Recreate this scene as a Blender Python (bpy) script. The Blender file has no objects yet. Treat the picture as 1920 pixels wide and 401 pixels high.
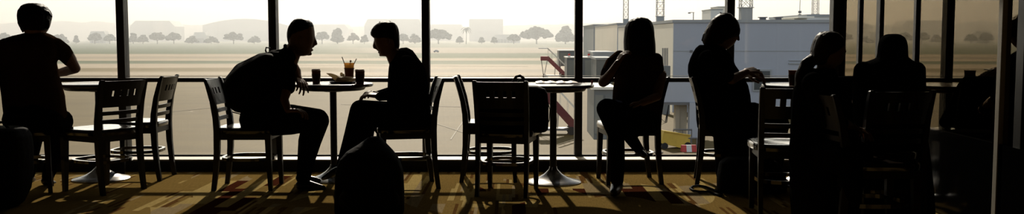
import bpy, bmesh, math, random
from mathutils import Vector, Matrix
from math import sin, cos, pi, radians, atan, sqrt
rnd = random.Random(7)
SC = bpy.context.scene
COL = SC.collection
F = 1750.0
HZ = 70.0
PITCH = atan((200.5 - HZ) / F)
EYE = 1.1
GZ = -5.4            # apron level below the lounge floor

# ------------------------------------------------------------------ measuring helpers
def ray(px, py):
    x, y, z = (px - 960) / F, (200.5 - py) / F, 1.0
    c, s = cos(PITCH), sin(PITCH)
    return Vector((x, z * c + y * s, y * c - z * s))
def at(px, py, Y):
    r = ray(px, py); t = Y / r.y
    return Vector((r.x * t, Y, EYE + r.z * t))
def on_z(px, py, z):
    r = ray(px, py); t = (z - EYE) / r.z
    return Vector((r.x * t, r.y * t, z))
def S(Y): return Y / F      # metres per pixel at distance Y

# ------------------------------------------------------------------ materials
def mat(name, col, rough=.6, metal=0, spec=.5, var=.0, scale=20, coat=0, bump=0):
    m = bpy.data.materials.new(name); m.use_nodes = True
    nt = m.node_tree; b = nt.nodes['Principled BSDF']
    b.inputs['Base Color'].default_value = (*col, 1)
    b.inputs['Roughness'].default_value = rough
    b.inputs['Metallic'].default_value = metal
    b.inputs['Specular IOR Level'].default_value = spec
    if coat:
        b.inputs['Coat Weight'].default_value = coat; b.inputs['Coat Roughness'].default_value = .12
    if var or bump:
        tc = nt.nodes.new('ShaderNodeTexCoord'); n = nt.nodes.new('ShaderNodeTexNoise')
        n.inputs['Scale'].default_value = scale; n.inputs['Detail'].default_value = 4
        nt.links.new(tc.outputs['Object'], n.inputs['Vector'])
        if var:
            mr = nt.nodes.new('ShaderNodeMix'); mr.data_type = 'RGBA'
            mr.inputs['A'].default_value = (*[c * (1 - var) for c in col], 1)
            mr.inputs['B'].default_value = (*[min(1, c * (1 + var)) for c in col], 1)
            nt.links.new(n.outputs['Fac'], mr.inputs['Factor'])
            nt.links.new(mr.outputs['Result'], b.inputs['Base Color'])
        if bump:
            bp = nt.nodes.new('ShaderNodeBump'); bp.inputs['Strength'].default_value = bump
            bp.inputs['Distance'].default_value = .01
            nt.links.new(n.outputs['Fac'], bp.inputs['Height']); nt.links.new(bp.outputs['Normal'], b.inputs['Normal'])
    return m
M = {}
def wood_mat():
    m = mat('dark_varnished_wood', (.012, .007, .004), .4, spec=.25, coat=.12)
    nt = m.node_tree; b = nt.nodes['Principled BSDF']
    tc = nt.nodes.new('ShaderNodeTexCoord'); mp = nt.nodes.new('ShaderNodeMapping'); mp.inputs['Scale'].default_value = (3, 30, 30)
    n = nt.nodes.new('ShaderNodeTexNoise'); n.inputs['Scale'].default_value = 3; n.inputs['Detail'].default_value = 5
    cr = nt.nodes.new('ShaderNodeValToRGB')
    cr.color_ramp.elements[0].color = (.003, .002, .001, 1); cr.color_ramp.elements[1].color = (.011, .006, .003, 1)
    nt.links.new(tc.outputs['Object'], mp.inputs['Vector']); nt.links.new(mp.outputs['Vector'], n.inputs['Vector'])
    nt.links.new(n.outputs['Fac'], cr.inputs['Fac']); nt.links.new(cr.outputs['Color'], b.inputs['Base Color'])
    return m
M['wood'] = wood_mat()
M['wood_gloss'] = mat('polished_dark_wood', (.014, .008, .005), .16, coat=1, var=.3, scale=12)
M['tabletop'] = mat('table_laminate', (.05, .03, .018), .22, var=.3, scale=8, coat=.4)
M['blackmetal'] = mat('black_metal', (.008, .008, .008), .4)
M['basemetal'] = mat('brushed_base_metal', (.21, .20, .19), .24, metal=1, var=.15, scale=30)
M['frame'] = mat('dark_window_frame', (.012, .011, .010), .45, var=.2, scale=5)
M['alu'] = mat('aluminium_bead', (.55, .52, .46), .35, metal=.6, var=.1)
M['ledge'] = mat('ledge_laminate', (.62, .58, .5), .5, var=.08, scale=6)
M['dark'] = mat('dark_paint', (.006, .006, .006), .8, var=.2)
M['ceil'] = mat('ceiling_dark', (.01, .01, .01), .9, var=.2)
M['skin'] = mat('skin', (.16, .08, .05), .55, var=.1, scale=30, spec=.3)
M['hair'] = mat('dark_hair', (.004, .003, .003), .5, var=.4, scale=60, bump=.4, spec=.06)
M['hairbrown'] = mat('brown_hair', (.012, .005, .003), .5, var=.4, scale=60, bump=.4, spec=.06)
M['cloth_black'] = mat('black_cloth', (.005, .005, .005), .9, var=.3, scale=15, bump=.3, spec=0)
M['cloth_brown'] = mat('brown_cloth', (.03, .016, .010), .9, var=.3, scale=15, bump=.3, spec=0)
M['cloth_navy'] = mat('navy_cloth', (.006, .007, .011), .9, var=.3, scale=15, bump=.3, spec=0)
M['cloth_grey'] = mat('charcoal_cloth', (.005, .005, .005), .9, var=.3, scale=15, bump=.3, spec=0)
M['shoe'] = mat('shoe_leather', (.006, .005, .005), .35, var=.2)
M['sole'] = mat('pale_shoe_sole', (.35, .33, .3), .5, var=.1)
M['nylon'] = mat('black_nylon', (.006, .006, .007), .75, var=.3, scale=40, bump=.3, spec=.03)
M['plastic'] = mat('black_plastic', (.01, .01, .01), .3)
def thin(name, col, tr, w=.55):
    m = mat(name, col, .7, var=.1, scale=12); nt = m.node_tree; b = nt.nodes['Principled BSDF']; o = [n for n in nt.nodes if n.type == 'OUTPUT_MATERIAL'][0]
    t = nt.nodes.new('ShaderNodeBsdfTranslucent'); t.inputs[0].default_value = (*tr, 1); x = nt.nodes.new('ShaderNodeMixShader'); x.inputs[0].default_value = w
    nt.links.new(b.outputs[0], x.inputs[1]); nt.links.new(t.outputs[0], x.inputs[2]); nt.links.new(x.outputs[0], o.inputs[0]); return m
M['thinpaper'] = thin('thin_wrapping_paper', (.6, .54, .42), (.55, .47, .33))
M['paper'] = mat('paper', (.62, .56, .46), .8, var=.08, scale=10)
M['cup'] = thin('brown_paper_cup', (.14, .065, .03), (.16, .06, .02), .4)
M['cupdark'] = mat('dark_cup_sleeve', (.035, .017, .010), .7, var=.2, scale=30)
M['lid'] = mat('cup_lid', (.45, .40, .36), .4)
M['clearcup'] = thin('amber_cup', (.35, .22, .10), (.62, .40, .16), .7)
M['red'] = mat('red_plastic', (.6, .03, .02), .4)
M['phone'] = mat('phone_case', (.25, .25, .27), .12, metal=.6)
# outdoors
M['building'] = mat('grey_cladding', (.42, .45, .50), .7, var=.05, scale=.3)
M['building_light'] = mat('pale_and_sunlit_cladding', (.86, .81, .68), .7, var=.05, scale=.3)  # on the side walls its paleness is sunlight put into the colour
M['building_mid'] = mat('weathered_cladding', (.36, .38, .38), .7, var=.08, scale=.3)
M['building_panel'] = mat('olive_grey_panel', (.23, .235, .20), .6, var=.1, scale=.7)
M['white_wall'] = mat('white_wall', (.75, .75, .72), .6, var=.05, scale=.3)
M['hangar'] = mat('hangar_sheet', (.45, .45, .45), .6, var=.06, scale=.05)
M['steel'] = mat('galvanised_steel', (.16, .16, .16), .55, metal=.2, var=.2, scale=1)
M['rust'] = mat('faded_red_paint', (.30, .085, .075), .6, var=.25, scale=1.5)
M['maroon'] = mat('maroon_paint', (.14, .025, .025), .5, var=.2, scale=2)
M['yellow'] = mat('dirty_yellow_paint', (.60, .42, .06), .6, var=.3, scale=2)
M['concrete'] = mat('concrete', (.42, .37, .28), .8, var=.15, scale=.8)
M['greygreen'] = mat('grey_green_paint', (.17, .185, .18), .5, var=.12, scale=.7)
M['window_dark'] = mat('dark_window_glass', (.05, .06, .06), .2)
M['rubber'] = mat('rubber', (.02, .02, .02), .8)
M['leaf'] = mat('tree_leaves', (.035, .048, .028), .9, var=.35, scale=.4)
M['bark'] = mat('bark', (.06, .05, .04), .9, var=.2, scale=2)
M['ridge'] = mat('wooded_ridge', (.05, .06, .04), 1, var=.3, scale=.02)
M['paint_white'] = mat('white_paint', (.7, .7, .66), .7, var=.1, scale=2)
M['old_paint'] = mat('worn_road_paint', (.26, .22, .15), .8, var=.3, scale=1)
M['barrier_red'] = mat('barrier_red', (.5, .05, .04), .6, var=.1)

def glass_mat(name, tint, ior, gl=(.95, .93, .88, 1)):
    m = bpy.data.materials.new(name); m.use_nodes = True; nt = m.node_tree; nt.nodes.clear()
    o = nt.nodes.new('ShaderNodeOutputMaterial'); mx = nt.nodes.new('ShaderNodeMixShader')
    t = nt.nodes.new('ShaderNodeBsdfTransparent'); t.inputs[0].default_value = (*tint, 1)
    g = nt.nodes.new('ShaderNodeBsdfGlossy'); g.inputs['Roughness'].default_value = .0
    g.inputs['Color'].default_value = gl
    f = nt.nodes.new('ShaderNodeFresnel'); f.inputs['IOR'].default_value = ior
    nt.links.new(f.outputs[0], mx.inputs[0]); nt.links.new(t.outputs[0], mx.inputs[1]); nt.links.new(g.outputs[0], mx.inputs[2])
    nt.links.new(mx.outputs[0], o.inputs[0]); return m
M['glass'] = glass_mat('clear_window_glass', (.97, .965, .95), 1.45)
M['glass_dark'] = glass_mat('tinted_partition_glass', (.12, .11, .09), 2.3, (.88, .74, .52, 1))

def carpet_mat():
    m = bpy.data.materials.new('striped_carpet_tiles'); m.use_nodes = True; nt = m.node_tree
    N = nt.nodes; L = nt.links; b = N['Principled BSDF']; b.inputs['Roughness'].default_value = 1
    b.inputs['Specular IOR Level'].default_value = .0
    tc = N.new('ShaderNodeTexCoord'); sp = N.new('ShaderNodeSeparateXYZ'); L.new(tc.outputs['Object'], sp.inputs[0])
    def math_(op, a, bb=None):
        n = N.new('ShaderNodeMath'); n.operation = op
        for i, v in enumerate((a, bb)):
            if v is None: continue
            if isinstance(v, (int, float)): n.inputs[i].default_value = v
            else: L.new(v, n.inputs[i])
        return n.outputs[0]
    def wn(x, y, k):
        c = N.new('ShaderNodeCombineXYZ'); L.new(x, c.inputs[0])
        if y is not None: L.new(y, c.inputs[1])
        c.inputs[2].default_value = k
        w = N.new('ShaderNodeTexWhiteNoise'); w.noise_dimensions = '3D'; L.new(c.outputs[0], w.inputs['Vector']); return w.outputs['Value']
    X, Y = sp.outputs[0], sp.outputs[1]
    def layer(width, length, k, elems, thr):
        sx = math_('FLOOR', math_('DIVIDE', X, width))
        off = math_('SNAP', wn(sx, None, k), .25)
        sy = math_('FLOOR', math_('ADD', math_('DIVIDE', Y, length), off))
        v = wn(sx, sy, k + .5)
        # patches where the pattern is busy
        nz = N.new('ShaderNodeTexNoise'); nz.inputs['Scale'].default_value = 1.15; nz.inputs['Detail'].default_value = 1
        c = N.new('ShaderNodeCombineXYZ'); L.new(math_('ADD', X, k * 3.1), c.inputs[0]); L.new(math_('MULTIPLY', Y, .45), c.inputs[1])
        L.new(c.outputs[0], nz.inputs['Vector'])
        busy = math_('GREATER_THAN', nz.outputs['Fac'], thr)
        r = N.new('ShaderNodeValToRGB'); r.color_ramp.interpolation = 'CONSTANT'
        e = r.color_ramp.elements
        while len(e) > 1: e.remove(e[0])
        e[0].position = 0; e[0].color = (*elems[0][1], 1)
        for p, cc in elems[1:]:
            q = e.new(p); q.color = (*cc, 1)
        L.new(v, r.inputs[0]); return r.outputs[0], r.outputs['Alpha'], v, busy
    base = (.165, .108, .034)
    cream = (.30, .22, .085); dred = (.042, .012, .006); brown = (.085, .042, .014); olive = (.10, .075, .02); grey = (.22, .165, .09)
    c1, _, v1, b1 = layer(.088, .5, 3.0, [(0, cream), (.28, base), (.5, dred), (.66, grey), (.8, base), (.92, cream)], .56)
    c2, _, v2, b2 = layer(.022, .5, 8.0, [(0, cream), (.22, base), (.55, brown), (.75, base), (.9, grey)], .50)
    # even bare areas show faint thin lines
    mixA = N.new('ShaderNodeMix'); mixA.data_type = 'RGBA'; mixA.inputs['A'].default_value = (*base, 1); L.new(c1, mixA.inputs['B']); L.new(b1, mixA.inputs['Factor'])
    mixB = N.new('ShaderNodeMix'); mixB.data_type = 'RGBA'; L.new(mixA.outputs['Result'], mixB.inputs['A']); L.new(c2, mixB.inputs['B'])
    sel = math_('MULTIPLY', b2, math_('LESS_THAN', wn(math_('FLOOR', math_('DIVIDE', X, .088)), math_('FLOOR', math_('DIVIDE', Y, .5)), 5.0), .5))
    L.new(sel, mixB.inputs['Factor'])
    # thin ribs in the pile
    nz = N.new('ShaderNodeTexNoise'); nz.inputs['Scale'].default_value = 1; nz.inputs['Detail'].default_value = 3
    mp = N.new('ShaderNodeMapping'); mp.inputs['Scale'].default_value = (160, 14, 1); L.new(tc.outputs['Object'], mp.inputs[0]); L.new(mp.outputs[0], nz.inputs['Vector'])
    mr = N.new('ShaderNodeMapRange'); mr.inputs['To Min'].default_value = .55; mr.inputs['To Max'].default_value = 1.4; L.new(nz.outputs['Fac'], mr.inputs['Value'])
    mu = N.new('ShaderNodeVectorMath'); mu.operation = 'SCALE'; L.new(mixB.outputs['Result'], mu.inputs[0]); L.new(mr.outputs[0], mu.inputs['Scale'])
    L.new(mu.outputs[0], b.inputs['Base Color'])
    bp = N.new('ShaderNodeBump'); bp.inputs['Strength'].default_value = .5; bp.inputs['Distance'].default_value = .004
    L.new(nz.outputs['Fac'], bp.inputs['Height']); L.new(bp.outputs[0], b.inputs['Normal'])
    return m
M['carpet'] = carpet_mat()

def apron_mat():
    m = bpy.data.materials.new('airfield_ground'); m.use_nodes = True; nt = m.node_tree
    N = nt.nodes; L = nt.links; b = N['Principled BSDF']; b.inputs['Roughness'].default_value = .75
    b.inputs['Specular IOR Level'].default_value = .12
    tc = N.new('ShaderNodeTexCoord'); sp = N.new('ShaderNodeSeparateXYZ'); L.new(tc.outputs['Object'], sp.inputs[0])
    mp = N.new('ShaderNodeMapping'); mp.inputs['Scale'].default_value = (.006, .012, 1); L.new(tc.outputs['Object'], mp.inputs[0])
    n1 = N.new('ShaderNodeTexNoise'); n1.inputs['Scale'].default_value = 1; n1.inputs['Detail'].default_value = 5; L.new(mp.outputs[0], n1.inputs['Vector'])
    # distance in a log-like scale: 1000/Y
    d = N.new('ShaderNodeMath'); d.operation = 'DIVIDE'; d.inputs[0].default_value = 100.0
    w = N.new('ShaderNodeMath'); w.operation = 'MULTIPLY_ADD'; w.inputs[1].default_value = 14.0
    L.new(n1.outputs['Fac'], w.inputs[0]); L.new(sp.outputs[1], w.inputs[2]); L.new(w.outputs[0], d.inputs[1])
    # depth = 11375/(y-70)  ->  100/Y = (y-70)*.00879
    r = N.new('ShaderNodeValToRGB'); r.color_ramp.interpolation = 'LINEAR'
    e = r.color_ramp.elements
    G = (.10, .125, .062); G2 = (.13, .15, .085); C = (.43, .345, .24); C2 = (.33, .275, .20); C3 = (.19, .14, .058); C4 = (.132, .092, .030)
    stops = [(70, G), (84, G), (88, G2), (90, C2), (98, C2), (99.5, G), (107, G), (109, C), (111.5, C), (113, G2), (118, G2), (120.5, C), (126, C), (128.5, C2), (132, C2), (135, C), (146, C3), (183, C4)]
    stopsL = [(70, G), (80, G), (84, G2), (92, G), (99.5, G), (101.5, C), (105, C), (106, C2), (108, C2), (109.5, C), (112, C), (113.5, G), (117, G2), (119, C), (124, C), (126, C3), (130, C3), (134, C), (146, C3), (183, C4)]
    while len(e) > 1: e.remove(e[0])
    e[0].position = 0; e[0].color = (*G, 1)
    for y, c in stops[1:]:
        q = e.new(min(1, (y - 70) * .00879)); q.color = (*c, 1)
    L.new(d.outputs[0], r.inputs[0])
    r2 = N.new('ShaderNodeValToRGB'); e2 = r2.color_ramp.elements
    while len(e2) > 1: e2.remove(e2[0])
    e2[0].position = 0; e2[0].color = (*G, 1)
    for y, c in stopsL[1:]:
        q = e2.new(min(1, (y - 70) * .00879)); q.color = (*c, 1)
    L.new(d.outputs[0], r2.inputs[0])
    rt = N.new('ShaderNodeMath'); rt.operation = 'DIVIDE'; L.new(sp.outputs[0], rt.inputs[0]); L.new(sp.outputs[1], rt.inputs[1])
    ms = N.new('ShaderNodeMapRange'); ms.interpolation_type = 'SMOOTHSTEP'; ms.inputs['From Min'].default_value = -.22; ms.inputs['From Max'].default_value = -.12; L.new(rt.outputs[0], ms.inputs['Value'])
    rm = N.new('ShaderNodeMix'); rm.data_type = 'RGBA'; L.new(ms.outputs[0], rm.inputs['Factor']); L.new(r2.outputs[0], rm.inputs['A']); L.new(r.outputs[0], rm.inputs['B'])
    mp2 = N.new('ShaderNodeMapping'); mp2.inputs['Scale'].default_value = (.10, .35, 1); mp2.inputs['Rotation'].default_value = (0, 0, .12); L.new(tc.outputs['Object'], mp2.inputs[0])
    n2 = N.new('ShaderNodeTexNoise'); n2.inputs['Scale'].default_value = 1; n2.inputs['Detail'].default_value = 6; L.new(mp2.outputs[0], n2.inputs['Vector'])
    mr = N.new('ShaderNodeMapRange'); mr.inputs['To Min'].default_value = .72; mr.inputs['To Max'].default_value = 1.28; L.new(n2.outputs['Fac'], mr.inputs['Value'])
    mu = N.new('ShaderNodeVectorMath'); mu.operation = 'SCALE'; L.new(rm.outputs['Result'], mu.inputs[0]); L.new(mr.outputs[0], mu.inputs['Scale'])
    L.new(mu.outputs[0], b.inputs['Base Color'])
    return m
M['apron'] = apron_mat()

# ------------------------------------------------------------------ mesh helpers
def link(name, bm, m, parent=None, smooth=False, loc=None):
    me = bpy.data.meshes.new(name); bmesh.ops.recalc_face_normals(bm, faces=bm.faces); bm.to_mesh(me); bm.free()
    if smooth:
        for p in me.polygons: p.use_smooth = True
        if smooth == 'auto':
            me.set_sharp_from_angle(angle=radians(35))
    me.materials.append(m if not isinstance(m, str) else M[m])
    o = bpy.data.objects.new(name, me); COL.objects.link(o)
    if parent is not None: o.parent = parent
    if loc is not None: o.location = loc
    return o
def tag(o, label=None, cat=None, group=None, kind=None):
    if label: o['label'] = label
    if cat: o['category'] = cat
    if group: o['group'] = group
    if kind: o['kind'] = kind
    return o
def empty(name, loc=(0, 0, 0), rz=0, label=None, cat=None, group=None):
    o = bpy.data.objects.new(name, None); COL.objects.link(o); o.location = loc; o.rotation_euler = (0, 0, rz)
    o.empty_display_size = .1
    return tag(o, label, cat, group)
def box(bm, x0, x1, y0, y1, z0, z1, mtx=None, bev=0):
    vs = [bm.verts.new((x, y, z)) for x in (x0, x1) for y in (y0, y1) for z in (z0, z1)]
    if mtx is not None:
        for v in vs: v.co = mtx @ v.co
    fs = [bm.faces.new([vs[i] for i in f]) for f in ((0, 1, 3, 2), (4, 6, 7, 5), (0, 4, 5, 1), (2, 3, 7, 6), (0, 2, 6, 4), (1, 5, 7, 3))]
    if bev:
        es = list({e for f in fs for e in f.edges})
        bmesh.ops.bevel(bm, geom=es, offset=bev, segments=2, affect='EDGES', profile=.7)
def frame_of(d):
    d = d.normalized(); up = Vector((0, 0, 1)) if abs(d.z) < .9 else Vector((0, 1, 0))
    u = d.cross(up).normalized(); return u, u.cross(d).normalized()
def skin_rings(bm, rings, closed=False, cap=True):
    n = len(rings[0]); R = [[bm.verts.new(p) for p in r] for r in rings]
    m = len(R)
    for i in range(m if closed else m - 1):
        a, b = R[i], R[(i + 1) % m]
        for k in range(n):
            bm.faces.new((a[k], a[(k + 1) % n], b[(k + 1) % n], b[k]))
    if cap and not closed:
        bm.faces.new(R[0][::-1]); bm.faces.new(R[-1])
def tube(bm, pts, r, n=8, closed=False, flat=1.0):
    pts = [Vector(p) for p in pts]; rings = []
    m = len(pts)
    for i, p in enumerate(pts):
        if closed: d = pts[(i + 1) % m] - pts[i - 1]
        else: d = pts[min(i + 1, m - 1)] - pts[max(i - 1, 0)]
        u, v = frame_of(d)
        rr = r[i] if isinstance(r, (list, tuple)) else r
        rings.append([p + u * (rr * cos(2 * pi * k / n)) + v * (rr * flat * sin(2 * pi * k / n)) for k in range(n)])
    skin_rings(bm, rings, closed)
def bar(bm, a, b, w, h=None):
    """rectangular bar between two points"""
    a, b = Vector(a), Vector(b); h = h or w; u, v = frame_of(b - a)
    rings = [[p + u * (sx * w / 2) + v * (sy * h / 2) for sx, sy in ((-1, -1), (1, -1), (1, 1), (-1, 1))] for p in (a, b)]
    skin_rings(bm, rings)
def lathe(bm, prof, n=32, c=(0, 0, 0)):
    c = Vector(c); rings = [[c + Vector((r * cos(2 * pi * k / n), r * sin(2 * pi * k / n), z)) for k in range(n)] for r, z in prof]
    skin_rings(bm, rings)
def capsule(bm, p0, r0, p1, r1, n=14, m=4):
    p0, p1 = Vector(p0), Vector(p1); d = p1 - p0
    if d.length < 1e-6: d = Vector((0, 0, 1e-4))
    u, v = frame_of(d); a = d.normalized(); rings = []
    for i in range(m):
        t = -pi / 2 + (pi / 2) * (i + .35) / (m)
        rings.append((p0 + a * (r0 * sin(t)), r0 * cos(t)))
    rings.append((p0, r0)); rings.append((p1, r1))
    for i in range(m):
        t = (pi / 2) * (i + .65) / m
        rings.append((p1 + a * (r1 * sin(t)), r1 * cos(t)))
    skin_rings(bm, [[c + u * (r * cos(2 * pi * k / n)) + v * (r * sin(2 * pi * k / n)) for k in range(n)] for c, r in rings])
def ellipsoid(bm, c, rx, ry, rz, mtx=None, seg=20):
    r = bmesh.ops.create_uvsphere(bm, u_segments=seg, v_segments=seg // 2 + 2, radius=1)
    for v in r['verts']:
        v.co = Vector((v.co.x * rx, v.co.y * ry, v.co.z * rz))
        if mtx is not None: v.co = mtx @ v.co
        v.co += Vector(c)
def remesh(bm, voxel=.005, smooth=2, dec=None):
    me = bpy.data.meshes.new('tmp'); bmesh.ops.recalc_face_normals(bm, faces=bm.faces); bm.to_mesh(me); bm.free()
    o = bpy.data.objects.new('tmp', me); COL.objects.link(o)
    r = o.modifiers.new('r', 'REMESH'); r.mode = 'VOXEL'; r.voxel_size = voxel
    if smooth:
        s = o.modifiers.new('s', 'SMOOTH'); s.factor = .5; s.iterations = smooth
    if dec:
        d = o.modifiers.new('d', 'DECIMATE'); d.ratio = dec
    dg = bpy.context.evaluated_depsgraph_get(); dg.update()
    out = bpy.data.meshes.new_from_object(o.evaluated_get(dg)); bpy.data.objects.remove(o)
    for p in out.polygons: p.use_smooth = True
    return out
def link_mesh(name, me, m, parent=None):
    me.name = name; me.materials.clear(); me.materials.append(M[m] if isinstance(m, str) else m)
    o = bpy.data.objects.new(name, me); COL.objects.link(o)
    if parent is not None: o.parent = parent
    return o
def kids(o): return [c for c in bpy.data.objects if c.parent == o]
def copy_tree(o, parent=None):
    c = o.copy(); COL.objects.link(c)
    if parent is not None: c.parent = parent
    for ch in kids(o): copy_tree(ch, c)
    return c

# prims in photograph measure at a distance Y
def LOFT(bm, rows, Y, dh, k=1.0, n=24, p=2.3, shift=0):
    """rows: (py, xl, xr[, dY])  cross sections of an upright body"""
    wm = max(r[2] - r[1] for r in rows); rings = []
    for r in rows:
        py, xl, xr = r[:3]; Yc = Y + (r[3] if len(r) > 3 else 0)
        a, b = at(xl, py, Yc), at(xr, py, Yc); c = (a + b) / 2; h = (b - a) / 2 * k
        d = dh * min(1, ((xr - xl) / wm) ** .6) * k
        rings.append([c + h * (abs(cos(t)) ** (2 / p)) * (1 if cos(t) >= 0 else -1) + Vector((0, d, 0)) * (abs(sin(t)) ** (2 / p)) * (1 if sin(t) >= 0 else -1)
                      for t in [2 * pi * i / n for i in range(n)]])
    skin_rings(bm, rings)
def CH(bm, pts, k=1.0):
    q = [(at(px, py, Y), r * S(Y) * k) for px, py, Y, r in pts]
    for (a, ra), (b, rb) in zip(q, q[1:]): capsule(bm, a, ra, b, rb)

def hand(bm, wrist, direction, normal, size=1.0, curl=.5, thumb=1, spread=.10, curls=None):
    """palm with four fingers of unequal length and a thumb leaving the side of the palm; world coordinates"""
    w = Vector(wrist); d = Vector(direction).normalized(); nrm = Vector(normal); nrm = (nrm - d * nrm.dot(d)).normalized()
    s = d.cross(nrm).normalized() * thumb            # towards the thumb
    L = .082 * size
    offs = [.030, .010, -.010, -.028]; lens = [.068, .076, .071, .055]
    for i, (o_, ln) in enumerate(zip(offs, lens)):
        k = w + d * (L * (1 - .05 * abs(i - 1))) + s * (o_ * size)
        capsule(bm, w + s * (o_ * .6 * size) + d * .008, .0145 * size, k, .0115 * size)
        c = (curls[i] if curls else curl); p = k; a = c * .6
        base = (d + s * (spread * (1.5 - i) * .6)).normalized()
        for j, f in enumerate((.45, .32, .25)):
            v = base * cos(a) + nrm * sin(a)
            q = p + v * (ln * f * size * 1.15)
            capsule(bm, p, (.0092 - .0008 * j) * size, q, (.0085 - .0009 * j) * size, n=10)
            p = q; a += c * .75
    p = w + d * .018 + s * (.022 * size); v = (d * .55 + s * .8 + nrm * .25).normalized()
    for j, f in enumerate((.040, .032, .026)):
        q = p + v * (f * size); capsule(bm, p, (.0125 - .0015 * j) * size, q, (.0108 - .0015 * j) * size, n=10); p = q
        v = (v + d * .5 + nrm * .1).normalized()

# ------------------------------------------------------------------ the room
WALLY = 7.85
SILLY0, SILLY1, SILLZ = 7.62, 7.808, .100
CX = (1570 - 960) * WALLY / F     # corner where the tinted partition meets the windows
XL, YB, CEIL = -6.2, -4.0, 2.95
def sbox(name, x0, x1, y0, y1, z0, z1, m, bev=0, kind='structure'):
    bm = bmesh.new(); box(bm, x0, x1, y0, y1, z0, z1, bev=bev); o = link(name, bm, m); tag(o, kind=kind); return o
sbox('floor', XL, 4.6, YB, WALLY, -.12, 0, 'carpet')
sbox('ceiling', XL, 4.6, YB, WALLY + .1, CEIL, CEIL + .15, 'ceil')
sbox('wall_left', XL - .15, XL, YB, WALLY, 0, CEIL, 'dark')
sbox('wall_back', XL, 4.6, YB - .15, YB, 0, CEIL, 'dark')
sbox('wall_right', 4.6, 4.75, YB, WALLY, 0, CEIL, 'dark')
sbox('wall_front', CX + .10, 4.75, WALLY - .02, WALLY + .12, 0, CEIL, 'dark')
sbox('trim_1', XL, CX, SILLY0, SILLY1, 0, SILLZ, 'ledge', bev=.006)['label'] = 'low ledge running below the tall windows'
sbox('baseboard_front', XL, CX, SILLY0 - .012, SILLY0 - .001, 0, SILLZ - .012, 'dark')
mull = [-493, -209, 82, 231, 514, 799, 1084.5, 1367, 1564]
mull = [-335, -52, 231, 514, 799, 1084.5, 1367, 1564]
mx = [(p - 960) * WALLY / F for p in mull]
tn = 2
FY0, FY1 = 7.81, 7.91
for x in mx:
    sbox('trim_%d' % tn, x - .032, x + .032, FY0, FY1, 0, CEIL, 'frame', bev=.004); tn += 1
xs = [XL] + mx
for i in range(len(xs) - 1):
    a, b = xs[i] + .032, xs[i + 1] - .032
    sbox('trim_%d' % tn, a, b, FY0 + .012, FY0 + .036, 0, SILLZ + .013, 'dark'); tn += 1
    sbox('trim_%d' % tn, a, b, FY0 + .005, FY1 - .01, CEIL - .12, CEIL, 'frame'); tn += 1
    zr = at(960, 149.5, 7.84).z
    bm = bmesh.new(); box(bm, a, b, FY0 - .01, FY1 - .02, zr - .018, zr + .017, bev=.006); r = link('trim_%d' % tn, bm, 'frame'); tag(r, kind='structure'); tn += 1
    z2 = at(960, 142.5, 7.85).z
    sbox('trim_%d' % tn, a, b, FY0 + .04, FY0 + .05, z2 - .0022, z2 + .0022, 'alu'); tn += 1
    g = sbox('window_%d' % (i + 1), a, b, 7.855, 7.861, .02, CEIL - .12, 'glass')
wn_ = len(xs)
# tinted partition at the right, running from the corner towards the viewer, turned a little
pv = Vector((CX, WALLY - .04, 0)); PA = radians(-1.3)
def pbox(name, s0, s1, t0, t1, z0, z1, m, bev=0):
    """s runs along the partition away from the corner, t across it"""
    bm = bmesh.new(); box(bm, t0, t1, -s1, -s0, z0, z1, Matrix.Translation(pv) @ Matrix.Rotation(PA, 4, 'Z'), bev)
    return tag(link(name, bm, m), kind='structure')
def s_at(px):       # length along the partition seen at picture column px
    r = ray(px, 150); d = Vector((sin(PA), -cos(PA)))
    a = Vector((r.x, r.y)); # pv + s d = t a
    det = d.x * (-a.y) + a.x * d.y
    return (-pv.x * (-a.y) - a.x * pv.y) / det if abs(det) > 1e-9 else 0
ps = []
for px, w in ((1611, .032), (1648, .05), (1717, .028), (1918, .05)):
    s = s_at(px); ps.append((s, w))
post = ps
for s, w in post:
    pbox('trim_%d' % tn, s - w / 2 * 1.5, s + w / 2 * 1.5, -.020, .020, 0, CEIL, 'frame', .003); tn += 1
sp_ = s_at(1882)
pbox('trim_%d' % tn, sp_ - .022, sp_ + .022, -.03, .02, 0, CEIL, mat('beige_reflection_strip', (.42, .38, .30), .6, var=.1), .003); tn += 1  # beige upright built in place of a reflection in the glass
allp = [-.03] + sorted([p[0] for p in post]) + [3.4, 4.4, 5.4, 7.0]
for a, b in zip(allp, allp[1:]):
    pbox('window_%d' % wn_, a + .03, b - .03, -.004, .004, .52, CEIL, 'glass_dark'); wn_ += 1
for s in (3.4, 4.4, 5.4):
    pbox('trim_%d' % tn, s - .03, s + .03, -.035, .035, 0, CEIL, 'frame', .003); tn += 1
pbox('trim_%d' % tn, 0, 7, -.025, .025, 0, .52, mat('black_gloss_panel', (.003, .003, .003), .12, spec=.12)); tn += 1

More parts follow.
